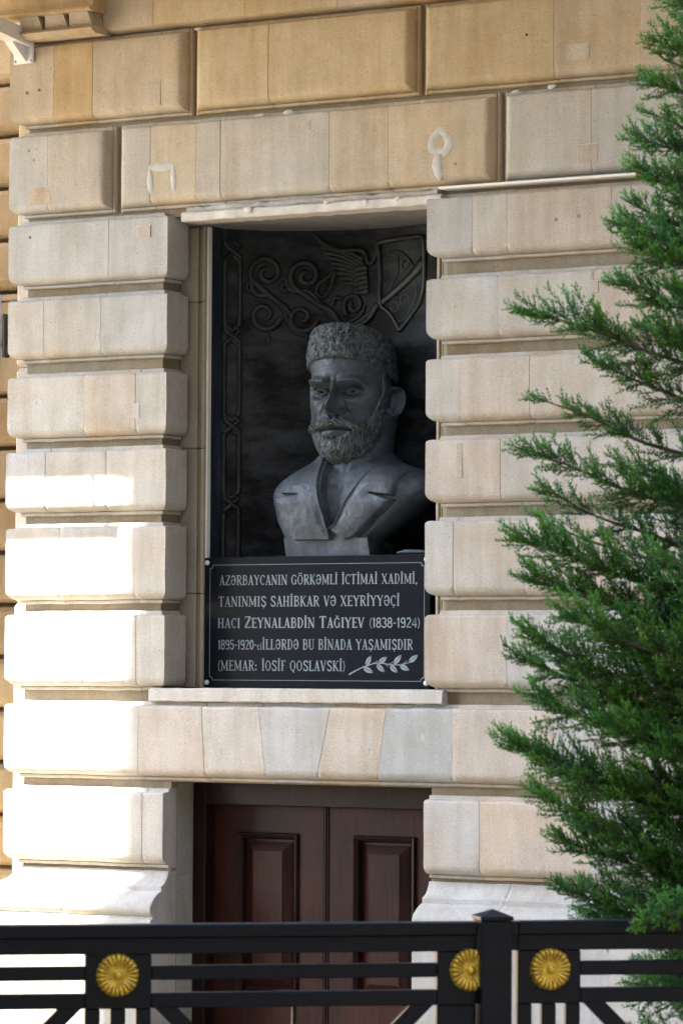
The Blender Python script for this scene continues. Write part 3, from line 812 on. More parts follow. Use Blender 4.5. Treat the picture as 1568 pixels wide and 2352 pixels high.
    if c == 'L': return .38, [st(.12), sf(.12, 1), ([(.05, .03), (.36, .03)], TN), ([(.35, .03), (.35, .18)], SF)]
    if c == 'T': return .46, [st(.23), sf(.23, 0), ([(.04, .97), (.42, .97)], TN), ([(.055, .97), (.055, .83)], SF), ([(.405, .97), (.405, .83)], SF)]
    if c == 'X': return .48, [([(.09, 1), (.39, 0)], TH), ([(.38, 1), (.09, 0)], TN), sf(.09, 0, .07), sf(.40, 0, .07), sf(.09, 1, .07), sf(.38, 1, .07)]
    if c in 'SŞ':
        s = [([(.35, .80)]+el(.225, .76, .135, .205, 25, 180, 10)+[(.12, .64), (.225, .52), (.33, .38)]+el(.215, .24, .14, .21, 10, -155, 10), TN+.045), ([(.355, .74), (.355, .93)], SF), ([(.075, .08), (.075, .28)], SF)]
        if c == 'Ş': s += [([(.21, .03), (.22, -.07), (.27, -.12), (.18, -.17)], SF)]
        return .42, s
    if c == 'H': return .50, [st(.12), st(.39), ([(.12, .5), (.39, .5)], SF), sf(.12, 0), sf(.12, 1), sf(.39, 0), sf(.39, 1)]
    if c == 'V': return .46, [([(.08, 1), (.235, 0)], TH), ([(.39, 1), (.235, 0)], TN), sf(.08, 1, .07), sf(.39, 1, .06)]
    if c == 'E': return .40, [st(.12), ([(.05, .97), (.35, .97)], TN), ([(.05, .03), (.37, .03)], TN), ([(.12, .52), (.30, .52)], SF), ([(.345, .97), (.345, .84)], SF), ([(.365, .03), (.365, .17)], SF), ([(.30, .44), (.30, .60)], SF)]
    if c == 'F': return .38, [st(.12), sf(.12, 0), ([(.05, .97), (.35, .97)], TN), ([(.12, .52), (.29, .52)], SF), ([(.345, .97), (.345, .84)], SF)]
    if c == 'U': return .48, [([(.12, 1), (.12, .22)], TH), (el(.25, .20, .13, .17, 180, 360, 10), TN+.01), st(.38, TN, .2, 1), sf(.12, 1), sf(.38, 1, .07)]
    if c == '(': return .26, [(el(.34, .45, .22, .65, 125, 235, 12), TN)]
    if c == ')': return .26, [(el(-.08, .45, .22, .65, 55, -55, 12), TN)]
    if c == '-': return .26, [([(.04, .45), (.22, .45)], TN+.02)]
    if c == ',': return .20, [dot(.08, .05, .05), ([(.11, .05), (.10, -.06), (.05, -.13)], SF)]
    if c == ':': return .24, [dot(.10, .12), dot(.10, .52)]
    if c == '1': return .24, [st(.13, TH-.01), ([(.04, .80), (.13, .97)], TN)]
    if c == '8': return .38, [(el(.19, .75, .12, .21, 0, 360, 20), TN+.04), (el(.19, .27, .135, .24, 0, 360, 20), TN+.04)]
    if c == '9': return .38, [(el(.19, .71, .125, .25, 0, 360, 20), TN+.04), ([(.315, .70), (.315, .25)]+el(.19, .22, .125, .19, 0, -150, 10), TN+.04)]
    if c == '3': return .37, [(el(.175, .75, .12, .21, 150, -90, 12), TN+.04), (el(.175, .27, .135, .24, 90, -155, 14), TN+.04)]
    if c == '5': return .37, [([(.32, .96), (.08, .96), (.07, .52)]+el(.18, .31, .135, .28, 110, -155, 14), TN+.04)]
    if c == '2': return .37, [(el(.185, .73, .12, .23, 160, -20, 12)+[(.06, .05), (.33, .05)], TN+.04)]
    if c == '0': return .38, [(el(.19, .5, .125, .46, 0, 360, 24), TN+.05)]
    if c == '4': return .38, [([(.27, 0), (.27, .97), (.04, .28), (.35, .28)], TN+.035)]
    if c == 'c': return .30, [(el(.16, .30, .11, .27, 50, 310, 14), TN+.03)]
    if c == 'i': return .20, [st(.10, TH-.02, 0, .60), sf(.10, 0, .07), dot(.10, .78)]
    return .4, [([(.05, 0), (.05, 1)], TH)]
def write(runs, x0, x1, z, name='inscription'):
    """runs: list of (text, cap height, boldness); the whole line is fitted between x0 and x1"""
    tot = sum(G(c)[0]*h for t, h, b in runs for c in t); kx = (x1-x0)/tot
    mb = MB(); x = x0
    for t, h, bo in runs:
        for c in t:
            w, ss = G(c)
            if c == ' ' and mb.f: mb.build(name, ENGR, pq); mb = MB()
            for lay, (pts, sw) in enumerate(ss):
                big = h
                ribbon(mb, [(x+px*h*kx, z+pz*h) for px, pz in pts], sw*h*bo*(.5+.5*kx), lay)
            x += w*h*kx
    return mb.build(name, ENGR, pq)
write([('AZƏRBAYCANIN GÖRKƏMLİ İCTİMAİ XADİMİ,', .048, 1)], -.858, .284, 2.382)
write([('TANINMIŞ SAHİBKAR VƏ XEYRİYYƏÇİ', .050, 1)], -.864, .184, 2.276)
write([('HACI ', .048, 1), ('Z', .056, 1.15), ('EYNALABDİN ', .049, 1.2), ('T', .056, 1.15), ('AĞIYEV', .049, 1.2), (' (1838-1924)', .048, 1)], -.868, .302, 2.171)
write([('1895-1920-', .047, 1), ('ci', .036, 1), ('İLLƏRDƏ BU BİNADA YAŞAMIŞDIR', .050, 1)], -.864, .258, 2.065)
write([('(MEMAR: İOSİF QOSLAVSKİ)', .050, 1)], -.868, -.118, 1.961)
# twig with eight leaves
mb = MB()
stem = [(-.102, 1.944), (-.065, 1.963), (-.02, 1.982), (.04, 1.999), (.085, 2.000), (.14, 1.992), (.19, 1.992), (.235, 2.003), (.262, 2.014)]
ribbon(mb, stem, [.007, .006, .005, .005, .0045, .004, .004, .003, .002], 0)
mb.build('twig_stem', ENGR, pq)
def leaf(bx, bz, tx, tz, w=.0135):
    mb = MB(); dx, dz = tx-bx, tz-bz; L = math.hypot(dx, dz); ux, uz = dx/L, dz/L
    n = 10; v = [];
    for i in range(n+1):
        t = i/n; ww = w*math.sin(PI*t**.8)**.8
        cx, cz = bx+dx*t, bz+dz*t
        v += [(cx-uz*ww*.9, YP-.0002, cz+ux*ww*.9), (cx-uz*.0012, YP-.0002, cz+ux*.0012), (cx+uz*.0012, YP-.0002, cz-ux*.0012), (cx+uz*ww, YP-.0002, cz-ux*ww)]
    f = []
    for i in range(n):
        f += [(4*i, 4*i+4, 4*i+5, 4*i+1), (4*i+2, 4*i+6, 4*i+7, 4*i+3)]
    mb.add(v, f); return mb.build('twig_leaf', ENGR, pq)
for q in ((-.005, 1.989, .022, 2.036), (.065, 2.000, .112, 2.030), (.15, 1.996, .193, 2.040), (.235, 2.006, .285, 2.040), (-.02, 1.978, .035, 1.955), (.055, 1.994, .100, 1.958), (.13, 1.989, .172, 1.956), (.185, 1.989, .238, 1.968)): leaf(*q)
for (a, b, c, d) in ((.035, 2.0, .060, 2.010), (.10, 1.998, .118, 1.985), (.12, 1.995, .145, 2.004), (.20, 1.995, .222, 2.012)):
    mb = MB(); ribbon(mb, [(a, b), ((a+c)/2, (b+d)/2), (c, d)], [.002, .002, .004], 1); mb.build('twig_berry', ENGR, pq)
# fine border with scooped corners
bx0, bx1, bz0, bz1, rr = -.912, .319, 1.914, 2.482, .018
mb = MB(); bp = []
for cx, cz, a0 in ((bx0, bz0, 90), (bx1, bz0, 180), (bx1, bz1, 270), (bx0, bz1, 360)):
    for i in range(9):
        a = math.radians(a0-90*i/8); bp.append((cx+rr*math.cos(a), cz+rr*math.sin(a)))
bp.append(bp[0]); ribbon(mb, bp, .0032, 0); mb.build('border_line', ENGR, pq)
for (x, z) in ((-.929, 2.494), (.332, 2.498), (-.927, 1.902), (.332, 1.905)):
    MB().lathe((x, .2405, z), (0, -1, 0), [(.0125, 0), (.0125, .006), (.009, .010), (.004, .0118), (.0005, .012)], 20).build('rosette_screw', PVC, pq, smooth=50)

# ------------------------------------------------------------------ bust
exec_bust = True
bust = thing('bronze_bust', 'grey bronze bust of a bearded man in a lambskin hat and open jacket', 'bust', (-.26, .45, 2.522))
HC = Vector((-.258, .505, 0)); HYAW = math.radians(7)
def head_xy(X, F):
    c, s = math.cos(HYAW), math.sin(HYAW)
    # F forward is -y; yaw turns the face towards +x
    return HC.x+X*c+F*s, HC.y-F*c+X*s*1.0
def interp(h, T_):
    xs = [t[0] for t in T_]; return [np.interp(h, xs, [t[k] for t in T_]) for k in range(1, len(T_[0]))]
def smooth_interp(h, T_):
    hh = np.linspace(T_[0][0], T_[-1][0], 400); out = []
    for k in range(1, len(T_[0])):
        y = np.interp(hh, [t[0] for t in T_], [t[k] for t in T_])
        ker = np.hanning(61); ker /= ker.sum(); yp = np.pad(y, 30, mode='edge')
        # keep the ends straight
        yp[:30] = 2*y[0]-y[30:0:-1]; yp[-30:] = 2*y[-1]-y[-2:-32:-1]
        out.append(np.interp(h, hh, np.convolve(yp, ker, 'valid')))
    return out
def g(x, c, s): return np.exp(-((x-c)/s)**2)
def sstep(x, a, b):
    t = np.clip((x-a)/(b-a), 0, 1); return t*t*(3-2*t)
nP, nH = 560, 420
CH = 2.975
phi = np.concatenate([np.linspace(-PI, -1.9, 50, endpoint=False), np.linspace(-1.9, 1.9, nP-100, endpoint=False), np.linspace(1.9, PI, 50, endpoint=False)])
hh = np.linspace(.0, .62, nH)
PH, Hh = np.meshgrid(phi, hh)
TBL = [(0.00, .088, .120, .03), (.03, .120, .155, .05), (.08, .146, .186, .08), (.14, .164, .202, .13), (.20, .178, .200, .19), (.27, .190, .205, .22),
       (.34, .198, .205, .235), (.40, .200, .218, .24), (.47, .200, .222, .24), (.54, .194, .215, .235), (.62, .18, .20, .22)]
a_, bf, bb = smooth_interp(Hh, TBL)
cx_, sx_ = np.cos(PH), np.sin(PH)
ex = 2.35
fr = cx_ > 0
den = np.where(fr, (np.abs(sx_/a_)**ex+np.abs(cx_/bf)**ex)**(-1/ex), (np.abs(sx_/a_)**2.1+np.abs(cx_/bb)**2.1)**(-1/2.1))
X = den*sx_; F = den*cx_
ax = np.abs(X); front = sstep(F, .0, .08)
side = np.where(X >= 0, 1, -1)
P3 = np.stack([X, F, Hh], -1)
d = np.zeros_like(X)        # forward displacement
r_ = np.zeros_like(X)       # radial displacement
# forehead, temples
d += .010*g(X, 0, .09)*g(Hh, .46, .06)
r_ -= .014*g(ax, .185, .05)*g(Hh, .43, .05)
# brow ridge, lower towards the nose
hb = .397+.006*sstep(ax, .03, .11)-.018*sstep(ax, .12, .18)
d += .030*g(Hh, hb, .020)*sstep(ax, .012, .045)*(1-sstep(ax, .135, .175))
brow = g(Hh, hb+.001, .0105)*sstep(ax, .018, .035)*(1-sstep(ax, .13, .16))
d += .015*brow
# frown creases
d -= .006*g(ax, .020, .008)*g(Hh, .408, .020)
d -= .0015*g(Hh, .445+.01*np.cos(X*20), .004)*(1-sstep(ax, .07, .12))
d -= .0015*g(Hh, .470+.008*np.cos(X*20), .004)*(1-sstep(ax, .07, .12))
# eye sockets
ecx, ech = .088, .350
d -= .056*g(ax, ecx-.006, .050)*g(Hh, ech+.006, .030)
d -= .018*g(ax, .034, .020)*g(Hh, ech+.006, .024)
# eyeball, lids
ex2 = ((ax-ecx)/.036)**2+((Hh-ech)/.021)**2
d += .026*np.sqrt(np.clip(1-ex2, 0, 1))
arch = .0165*(1-np.clip(((ax-ecx)/.046)**2, 0, 1.6))
lidx = 1-sstep(np.abs(ax-ecx), .036, .052)
d += .014*g(Hh, ech+arch*.66+.001, .0068)*lidx                 # upper lid
d -= .012*g(Hh, ech+arch*.80+.0145, .0050)*lidx                # fold above lid
d += .010*g(Hh, ech-arch*.72-.001, .0050)*lidx                 # lower lid
d -= .009*g(Hh, ech-arch*.72-.016, .0070)*lidx                 # bag crease
d += .007*g(Hh, ech-arch-.028, .010)*lidx
d -= .022*g(ax, ecx-.004, .0065)*g(Hh, ech+.001, .0070)        # drilled pupil
d -= .004*(g(np.hypot(ax-ecx+.004, Hh-ech-.002), .0155, .003))
# crow's feet
for q in (-1, 0, 1): d -= .003*g(Hh, ech+.01+q*.014+q*(ax-.13)*.35, .003)*sstep(ax, .128, .138)*(1-sstep(ax, .16, .175))
# nose
t = np.clip((.385-Hh)/(.385-.262), 0, 1)
nh = (.018+.093*t**1.15)*np.where(Hh > .262, 1, np.clip(1-((.262-Hh)/.034)**2, 0, 1))
nh *= sstep(Hh, .226, .240)
nw = .0122+.0125*t**1.4
prof_n = np.exp(-np.abs(X/nw)**2.2)
d += nh*prof_n*(Hh < .43)*(1-sstep(Hh, .385, .42)*1.0)
d += .010*g(X, 0, .010)*g(Hh, .335, .014)                      # hump
wingm = g(ax, .033, .0135)*g(Hh, .254, .0175)
d += .040*wingm
d -= .016*g(ax, .053, .0075)*g(Hh, .262, .022)                 # wing groove
d -= .020*g(ax, .018, .008)*g(Hh, .232, .006)                  # nostril
# cheeks
d += .016*g(ax, .120, .045)*g(Hh, .298, .032)
d -= .012*g(ax, .125, .04)*g(Hh, .225, .035)
r_ -= .010*g(ax, .185, .03)*g(Hh, .24, .05)
# nasolabial fold
fx = .052+(.262-Hh)*.55
d -= .004*g(ax, fx+.012, .009)*sstep(Hh, .19, .21)*(1-sstep(Hh, .25, .275))
d += .006*g(ax, fx+.030, .018)*sstep(Hh, .19, .21)*(1-sstep(Hh, .26, .29))
# beard: below a line from the sideburn to the moustache tip
ap = np.abs(PH)
line = np.interp(ap, [.25, .45, .62, .80, .98, 1.12, 1.24, 1.32, 1.40], [.13, .170, .190, .203, .228, .275, .33, .40, .50])
bmask = (1-sstep(Hh, line-.012, line+.012))
bmask = np.maximum(bmask*(1-g(X, 0, .05)*(Hh > .14)), (1-sstep(Hh, .122, .136)))
bmask = bmask*(1-sstep(ap, 1.45, 1.6))
# strands flow downwards and inwards on the chin
S3 = np.stack([X*1.0+.25*Hh*np.sign(X)*0, F, Hh*.36], -1)
strand = 1-np.abs(fnoise(S3+vnoise(P3, 18)[..., None]*.012, 78, 2))*1.7
lump = fnoise(P3, 24, 2)
beardd = bmask*(.010+.0062*strand+.0022*lump)*(1-.45*sstep(Hh, .20, .32))
r_ += beardd*1.0
d += .018*g(X, 0, .075)*g(Hh, .070, .045)
# moustache
hm = .199-.020*(ax/.12)**1.5-.012*sstep(ax, .12, .16)
mw = .0250-.008*sstep(ax, .09, .15)
mm = np.exp(-np.abs((Hh-hm)/mw)**2.8)*(1-sstep(ax, .150, .172))
Sm = np.stack([X*.45, F, Hh*1.0+ax*.5], -1)
strm = 1-np.abs(fnoise(Sm, 60, 2))*1.6
d += mm*(.044-.010*ax/.12+.010*strm)*1.0
d -= .008*g(ax, 0, .006)*g(Hh, .218, .012)
# mouth
hmo = .171-.006*(ax/.07)**2
d -= .027*g(Hh, hmo, .0062)*(1-sstep(ax, .075, .105))
d += .042*g(Hh, .1490, .0135)*g(X, 0, .042)
d -= .018*g(Hh, .124, .009)*g(X, 0, .045)
# general hammered modelling
r_ += fnoise(P3, 16, 2)*.0022+fnoise(P3, 60, 2)*.0010
d += brow*.0035*(1-np.abs(fnoise(np.stack([X*1.6, F, Hh*.8], -1), 70, 2))*1.7)
rad = np.hypot(X, F); rad[rad < 1e-6] = 1e-6
Xn = X+r_*X/rad; Fn = F+r_*F/rad+d*front
# chin underside: pull the lowest rows in and up a little
V = []
Hn = Hh.copy()
for (k, dz) in ((.0, .045), (.35, .016), (.70, .0), (.90, -.003)):
    V.append(np.stack([Xn[0]*k, Fn[0]*k+.02*(1-k), np.full_like(X[0], CH+dz)], -1))
V = np.array(V)
allv = np.concatenate([V, np.stack([Xn, Fn, Hn+CH], -1)], 0)
nr, ncl = allv.shape[:2]
c, s = math.cos(HYAW), math.sin(HYAW)
wx = HC.x+allv[..., 0]*c+allv[..., 1]*s; wy = HC.y-allv[..., 1]*c+allv[..., 0]*s
body_v = list(np.stack([wx, wy, allv[..., 2]], -1).reshape(-1, 3)); body_f = []
for i in range(nr-1):
    for j in range(ncl):
        j2 = (j+1) % ncl; body_f.append((i*ncl+j, i*ncl+j2, (i+1)*ncl+j2, (i+1)*ncl+j))
# neck
mb = MB()
nk = []
for i in range(26):
    t = i/25; z = 2.86+.36*t
    for k in range(64):
        a = 2*PI*k/64; rx = .152+.008*t; ry = .150
        x = HC.x+.030+math.sin(a)*rx; y = .548-math.cos(a)*ry-.045*(1-t)+.05*t
        # windpipe and neck cords
        cc = math.exp(-((a if a < PI else a-2*PI)/.10)**2)*.016
        for ca in (-.55, .55): cc += .014*math.exp(-(((a if a < PI else a-2*PI)-ca*(.35+.65*t))/.11)**2)
        nx, ny = math.sin(a), -math.cos(a); nk.append((x+nx*cc, y+ny*cc, z))
base = len(body_v); body_v += nk
for i in range(25):
    for k in range(64): body_f.append((base+i*64+k, base+i*64+(k+1) % 64, base+(i+1)*64+(k+1) % 64, base+(i+1)*64+k))

# torso as a swept front with lapels
TX, TY = -.252, .50
nz, nx_ = 300, 420
zz = np.linspace(2.585, 3.075, nz); uu = np.linspace(-1, 1, nx_)
U, Z = np.meshgrid(uu, zz)
wt = [(2.585, .258, .208), (2.62, .274, .218), (2.70, .350, .238), (2.78, .4225, .246), (2.83, .450, .240), (2.87, .460, .230), (2.905, .440, .212), (2.935, .380, .190), (2.96, .310, .165), (2.99, .235, .135), (3.02, .190, .110), (3.05, .160, .085), (3.075, .140, .05)]
w_, f_ = interp(Z, wt)
mid = interp(Z, [(2.585, -.290), (2.70, -.250), (2.78, -.2075), (2.83, -.190), (2.87, -.180), (2.905, -.185), (2.94, -.215), (3.0, -.250), (3.075, -.252)])[0]
ker = np.hanning(19); ker /= ker.sum()
def smz(A):
    q = np.pad(A[:, 0], 9, mode='reflect', reflect_type='odd'); return np.convolve(q, ker, 'valid')[:, None]*np.ones((1, nx_))
w_ = smz(w_); f_ = smz(f_)
Xt = U*w_+(smz(mid)-TX)
edge = .10-.04*sstep(Z, 2.60, 2.78)-.12*sstep(Z, 2.80, 2.93)
Ft = edge+(f_-edge)*(1-np.abs(U)**(3.4+2.4*(1-sstep(Z, 2.84, 2.95))))**(1/2.0)
def poly_sd(px, pz, poly):
    """signed distance to polygon, positive inside"""
    ins = np.zeros(px.shape, bool); dmin = np.full(px.shape, 9.0); n = len(poly)
    for i in range(n):
        x0, z0 = poly[i]; x1, z1 = poly[(i+1) % n]
        cond = ((z0 > pz) != (z1 > pz)) & (px < (x1-x0)*(pz-z0)/((z1-z0) if z1 != z0 else 1e-9)+x0)
        ins ^= cond
        dx, dz = x1-x0, z1-z0; L = dx*dx+dz*dz
        t_ = np.clip(((px-x0)*dx+(pz-z0)*dz)/L, 0, 1)
        dmin = np.minimum(dmin, np.hypot(px-x0-t_*dx, pz-z0-t_*dz))
    return np.where(ins, dmin, -dmin)
# chest dip of the open collar
XW = Xt+TX
vin = poly_sd(XW, Z, [(-.330, 3.08), (-.312, 2.993), (-.290, 2.896), (-.268, 2.783), (-.232, 2.655), (-.190, 2.675), (-.07, 2.862), (-.013, 2.956), (.045, 3.09)])
Ft -= .034*sstep(vin, -.002, .012)+.022*sstep(vin, .0, .10)
Ft += .012*(1-sstep(np.abs(vin), 0, .012))*(vin < .004)
def groove(pts, depth, wid):
    global Ft
    for i in range(len(pts)-1):
        x0, z0 = pts[i]; x1, z1 = pts[i+1]; dx, dz = x1-x0, z1-z0; L = dx*dx+dz*dz
        t_ = np.clip(((XW-x0)*dx+(Z-z0)*dz)/L, 0, 1); dd = np.hypot(XW-x0-t_*dx, Z-z0-t_*dz)
        Ft = Ft-depth*np.exp(-(dd/wid)**2)
lapR = [(.045, 3.09), (.132, 2.994), (.150, 2.93), (.124, 2.812), (.009, 2.823), (.124, 2.785), (-.095, 2.613), (-.150, 2.60), (-.232, 2.655), (-.07, 2.862), (-.013, 2.956)]
lapL = [(-.350, 3.08), (-.395, 2.965), (-.511, 2.830), (-.410, 2.822), (-.553, 2.803), (-.445, 2.597), (-.232, 2.600), (-.232, 2.655), (-.268, 2.783), (-.301, 2.896), (-.326, 2.993)]
for lp in (lapR, lapL):
    sd_ = poly_sd(XW, Z, lp); Ft += .027*sstep(sd_, -.003, .004)+.006*sstep(sd_, .004, .05)
groove([(.145, 2.95), (.124, 2.805)], .012, .006); groove([(.124, 2.785), (-.095, 2.606)], .022, .008)
groove([(.009, 2.823), (.128, 2.806)], .007, .004); groove([(-.395, 2.822), (-.511, 2.826)], .006, .0035); groove([(-.553, 2.80), (-.445, 2.597)], .008, .005)
P3t = np.stack([Xt, Ft, Z], -1)
Ft += fnoise(P3t, 11, 3)*.0030+fnoise(P3t, 55, 2)*.0011
tv = np.stack([Xt+TX, TY-Ft, Z+vnoise(P3t, 6)*.003], -1)
# closing rings: side returns, back
sideL = tv[:, :1].copy(); sideL[..., 1] = np.maximum(sideL[..., 1]+.02, .585); sideL[..., 0] += .035
sideR = tv[:, -1:].copy(); sideR[..., 1] = np.maximum(sideR[..., 1]+.02, .585); sideR[..., 0] -= .035
tv = np.concatenate([sideL, tv, sideR], 1)
# bottom closure rows
row0 = tv[:1].copy(); low = row0.copy(); low[..., 1] = np.clip(low[..., 1]+.03, None, .60); low[..., 2] -= .0
tv = np.concatenate([low, tv], 0)
base = len(body_v); n0, n1 = tv.shape[:2]
body_v += list(tv.reshape(-1, 3))
for i in range(n0-1):
    for j in range(n1-1): body_f.append((base+i*n1+j, base+i*n1+j+1, base+(i+1)*n1+j+1, base+(i+1)*n1+j))
    body_f.append((base+i*n1+n1-1, base+i*n1, base+(i+1)*n1, base+(i+1)*n1+n1-1))
bo = mesh('head_and_torso', body_v, body_f, BRONZE_B, bust, smooth=True)
bo.data.materials.append(BRONZE_H)
# hair-covered faces get the rougher hair patina
hair = (bmask[:-1, :] > .5) | (mm[:-1, :] > .45) | (brow[:-1, :] > .5)
mi = np.zeros(len(bo.data.polygons), dtype=np.int32)
hf = np.zeros((nr-1, ncl), dtype=np.int32); hf[4:4+hair.shape[0], :] = hair
hf[:4, :] = 1
mi[:hf.size] = hf.reshape(-1)
bo.data.polygons.foreach_set('material_index', mi)
# base block with a broken upper edge
nbx = 90; bv = []; bf_ = []
def bedge(x):
    q = np.array([[x, 0, 0.]]); z = 2.616+float(vnoise(q, 16)[0])*.007
    if -.285 < x < -.215: z += .024*math.sin(PI*(x+.285)/.07)**.6
    return z
for i in range(nbx+1):
    x = -.512+.482*i/nbx; z = bedge(x)
    q = np.array([[x, 2., 1.]]); dy = float(vnoise(q, 22)[0])*.004
    bv += [(x+.006, .302+dy, 2.523), (x, .288+dy, z-.004), (x, .294+dy, z+.001), (x, .44, z-.004), (x*.8-.055, .60, z), (x*.8-.055, .60, 2.523)]
for i in range(nbx):
    for j in range(6): bf_.append((i*6+j, (i+1)*6+j, (i+1)*6+(j+1) % 6, i*6+(j+1) % 6))
bf_ += [tuple(range(5, -1, -1)), tuple(nbx*6+k for k in range(6))]
o = mesh('base_block', bv, bf_, BRONZE_B, bust); smooth_by_angle(o, 35)
# ears
def ear(sx):
    n, m_ = 26, 40; V = []; Fc = []
    for i in range(n+1):
        r = i/n
        for k in range(m_):
            a = 2*PI*k/m_
            # outline: wide top, narrow lobe
            u = math.cos(a)*r*(.046+.010*math.sin(a)); w = math.sin(a)*r*.082
            hgt = .034*r**1.6
            rim = math.exp(-((r-.84)/.12)**2)*(.030 if not (math.cos(a) > .75 and abs(math.sin(a)) < .5) else .006)
            anti = math.exp(-((r-.50)/.10)**2)*.014*(1 if math.cos(a) < .6 else 0)
            concha = -.045*math.exp(-((math.hypot(u-.008, w+.006))/.020)**2)
            fall = -.030*max(0, (r-.9)/.1)**2
            hh_ = hgt*.8*(1 if math.cos(a) < .3 else .5)+rim+anti+concha+fall
            X_ = sx*(.180+hh_-u*.55); F_ = -.045+u*1.0-.012*(w/.08); z = 3.286+w*.97+.02*u
            x, y = head_xy(X_, F_); V.append((x, y, z))
    for i in range(n):
        for k in range(m_): Fc.append((i*m_+k, i*m_+(k+1) % m_, (i+1)*m_+(k+1) % m_, (i+1)*m_+k))
    o = mesh('ear', V, Fc, BRONZE_B, bust, smooth=True); return o
ear(1); ear(-1)
# lambskin hat
nA2, nR2 = 420, 260
AA, TT = np.meshgrid(np.linspace(0, 2*PI, nA2, endpoint=False), np.linspace(0, 1, nR2))
# TT 0..0.06 inner roll, 0.06..0.72 wall, rest dome
hw = np.interp(TT, [0, .03, .07, .70, .80, 1], [.020, -.004, .004, .150, .172, .185])
rk = np.interp(TT, [0, .03, .07, .25, .70, .74, .79, .84, 1], [.90, .97, 1.015, 1.03, .935, .905, .835, .74, 0])
ra = .208*rk; rb = np.where(np.cos(AA) > 0, .245, .262)*rk
Xh = np.sin(AA)*ra; Fh = np.cos(AA)*rb
slope = .215
Zh = 3.448+hw+slope*(Fh)*.95+.012*(1-rk)*0
Zh -= .024*(1-np.clip(TT/.5, 0, 1))*np.sin(AA)**2
Zh -= .045*(1-np.clip(TT/.7, 0, 1))*np.clip(-np.cos(AA+.15), 0, 1)**.8
Ph = np.stack([Xh, Fh, Zh], -1)
curl = np.abs(fnoise(Ph+vnoise(Ph, 30)[..., None]*.012, 66, 2))
lumps = (.5-curl)*.0115+fnoise(Ph, 110, 2)*.0016
lumps *= np.where(TT < .03, .2, 1)
rn = np.hypot(Xh, Fh); rn[rn < 1e-6] = 1e-6
kd = np.clip((.86-TT)/.2, 0, 1)
Xh2 = Xh+Xh/rn*lumps*kd; Fh2 = Fh+Fh/rn*lumps*kd; Zh2 = Zh+lumps*(1-kd)
hx = HC.x+Xh2*c+Fh2*s; hy = HC.y-Fh2*c+Xh2*s
hv = np.stack([hx, hy, Zh2], -1).reshape(-1, 3); hf_ = []
for i in range(nR2-1):
    for j in range(nA2): hf_.append((i*nA2+j, i*nA2+(j+1) % nA2, (i+1)*nA2+(j+1) % nA2, (i+1)*nA2+j))
mesh('lambskin_hat', hv, hf_, BRONZE_H, bust, smooth=True)
# folded cloth lying on the ledge to the right
mb = MB(); mb.tube([(.13, .30, 2.531), (.17, .31, 2.538), (.24, .32, 2.537), (.36, .33, 2.532)], [.006, .011, .010, .008], 10)
tag(mb.build('bronze_quill', BRONZE_B, None, smooth=50), 'small dark curled bronze piece lying on the ledge right of the bust', 'ornament')

# ------------------------------------------------------------------ fence
FT = math.radians(43.25); FO = Vector((3.888, -6.230, 0)); fu = Vector((math.cos(FT), math.sin(FT), 0)); fn = Vector((math.sin(FT), -math.cos(FT), 0))  # fn points to the camera
def fp(s, d, z): return FO+fu*s+fn*d+Vector((0, 0, z))
fence = thing('metal_fence', 'black metal fence with flat bars, a capped post and gilded rosettes', 'fence', tuple(fp(.44, 0, 0)))
def bar(name, s0, s1, d0, d1, z0, z1, c=.0025, m=None, parent=fence):
    return MB().cbox(fp(s0, d0, z0), fu*(s1-s0), fn*(d1-d0), Vector((0, 0, z1-z0)), c).build(name, m or BLACKP, parent)
def brace(s0, z0, s1, z1, w, d0=-.0135, d1=.0130):
    a, b = fp(s0, d0, z0), fp(s1, d0, z1); L = b-a; t = L.normalized(); nrm_ = fn.cross(t)
    return MB().cbox(a-nrm_*w/2, L, fn*(d1-d0), nrm_*w, .002).build('diagonal_brace', BLACKP, fence)
def rosette(s, z, r=.061, seed=0, d=.017):
    rs = random.Random(seed); np_ = 24; jit = [rs.uniform(-.5, .5) for _ in range(np_+1)]
    prof = [(.001, .020), (.005, .0195), (.009, .016), (.0115, .010), (.014, .007), (.018, .0065), (.026, .009), (.034, .013), (.042, .0175), (.048, .0195), (.053, .0185), (.057, .014), (.060, .007), (.061, 0)]
    def mod(rr, h, t):
        q = t/(2*PI)*np_; k = int(q); fr_ = q-k; e = abs(math.sin(PI*fr_))
        if rr > .025:
            w = min(1, (rr-.025)/.02)
            h = h-(1-e**.5)*.0085*w*(1 if rr < .06 else 0)+jit[k]*.0018*w
            if rr > .05: rr = rr*(1-.055*(1-e**.6))+jit[k]*.0012
        return rr*r/.061, h
    return MB().lathe(fp(s, d, z), fn, prof, 192, mod).build('rosette', GOLD, fence, smooth=60)
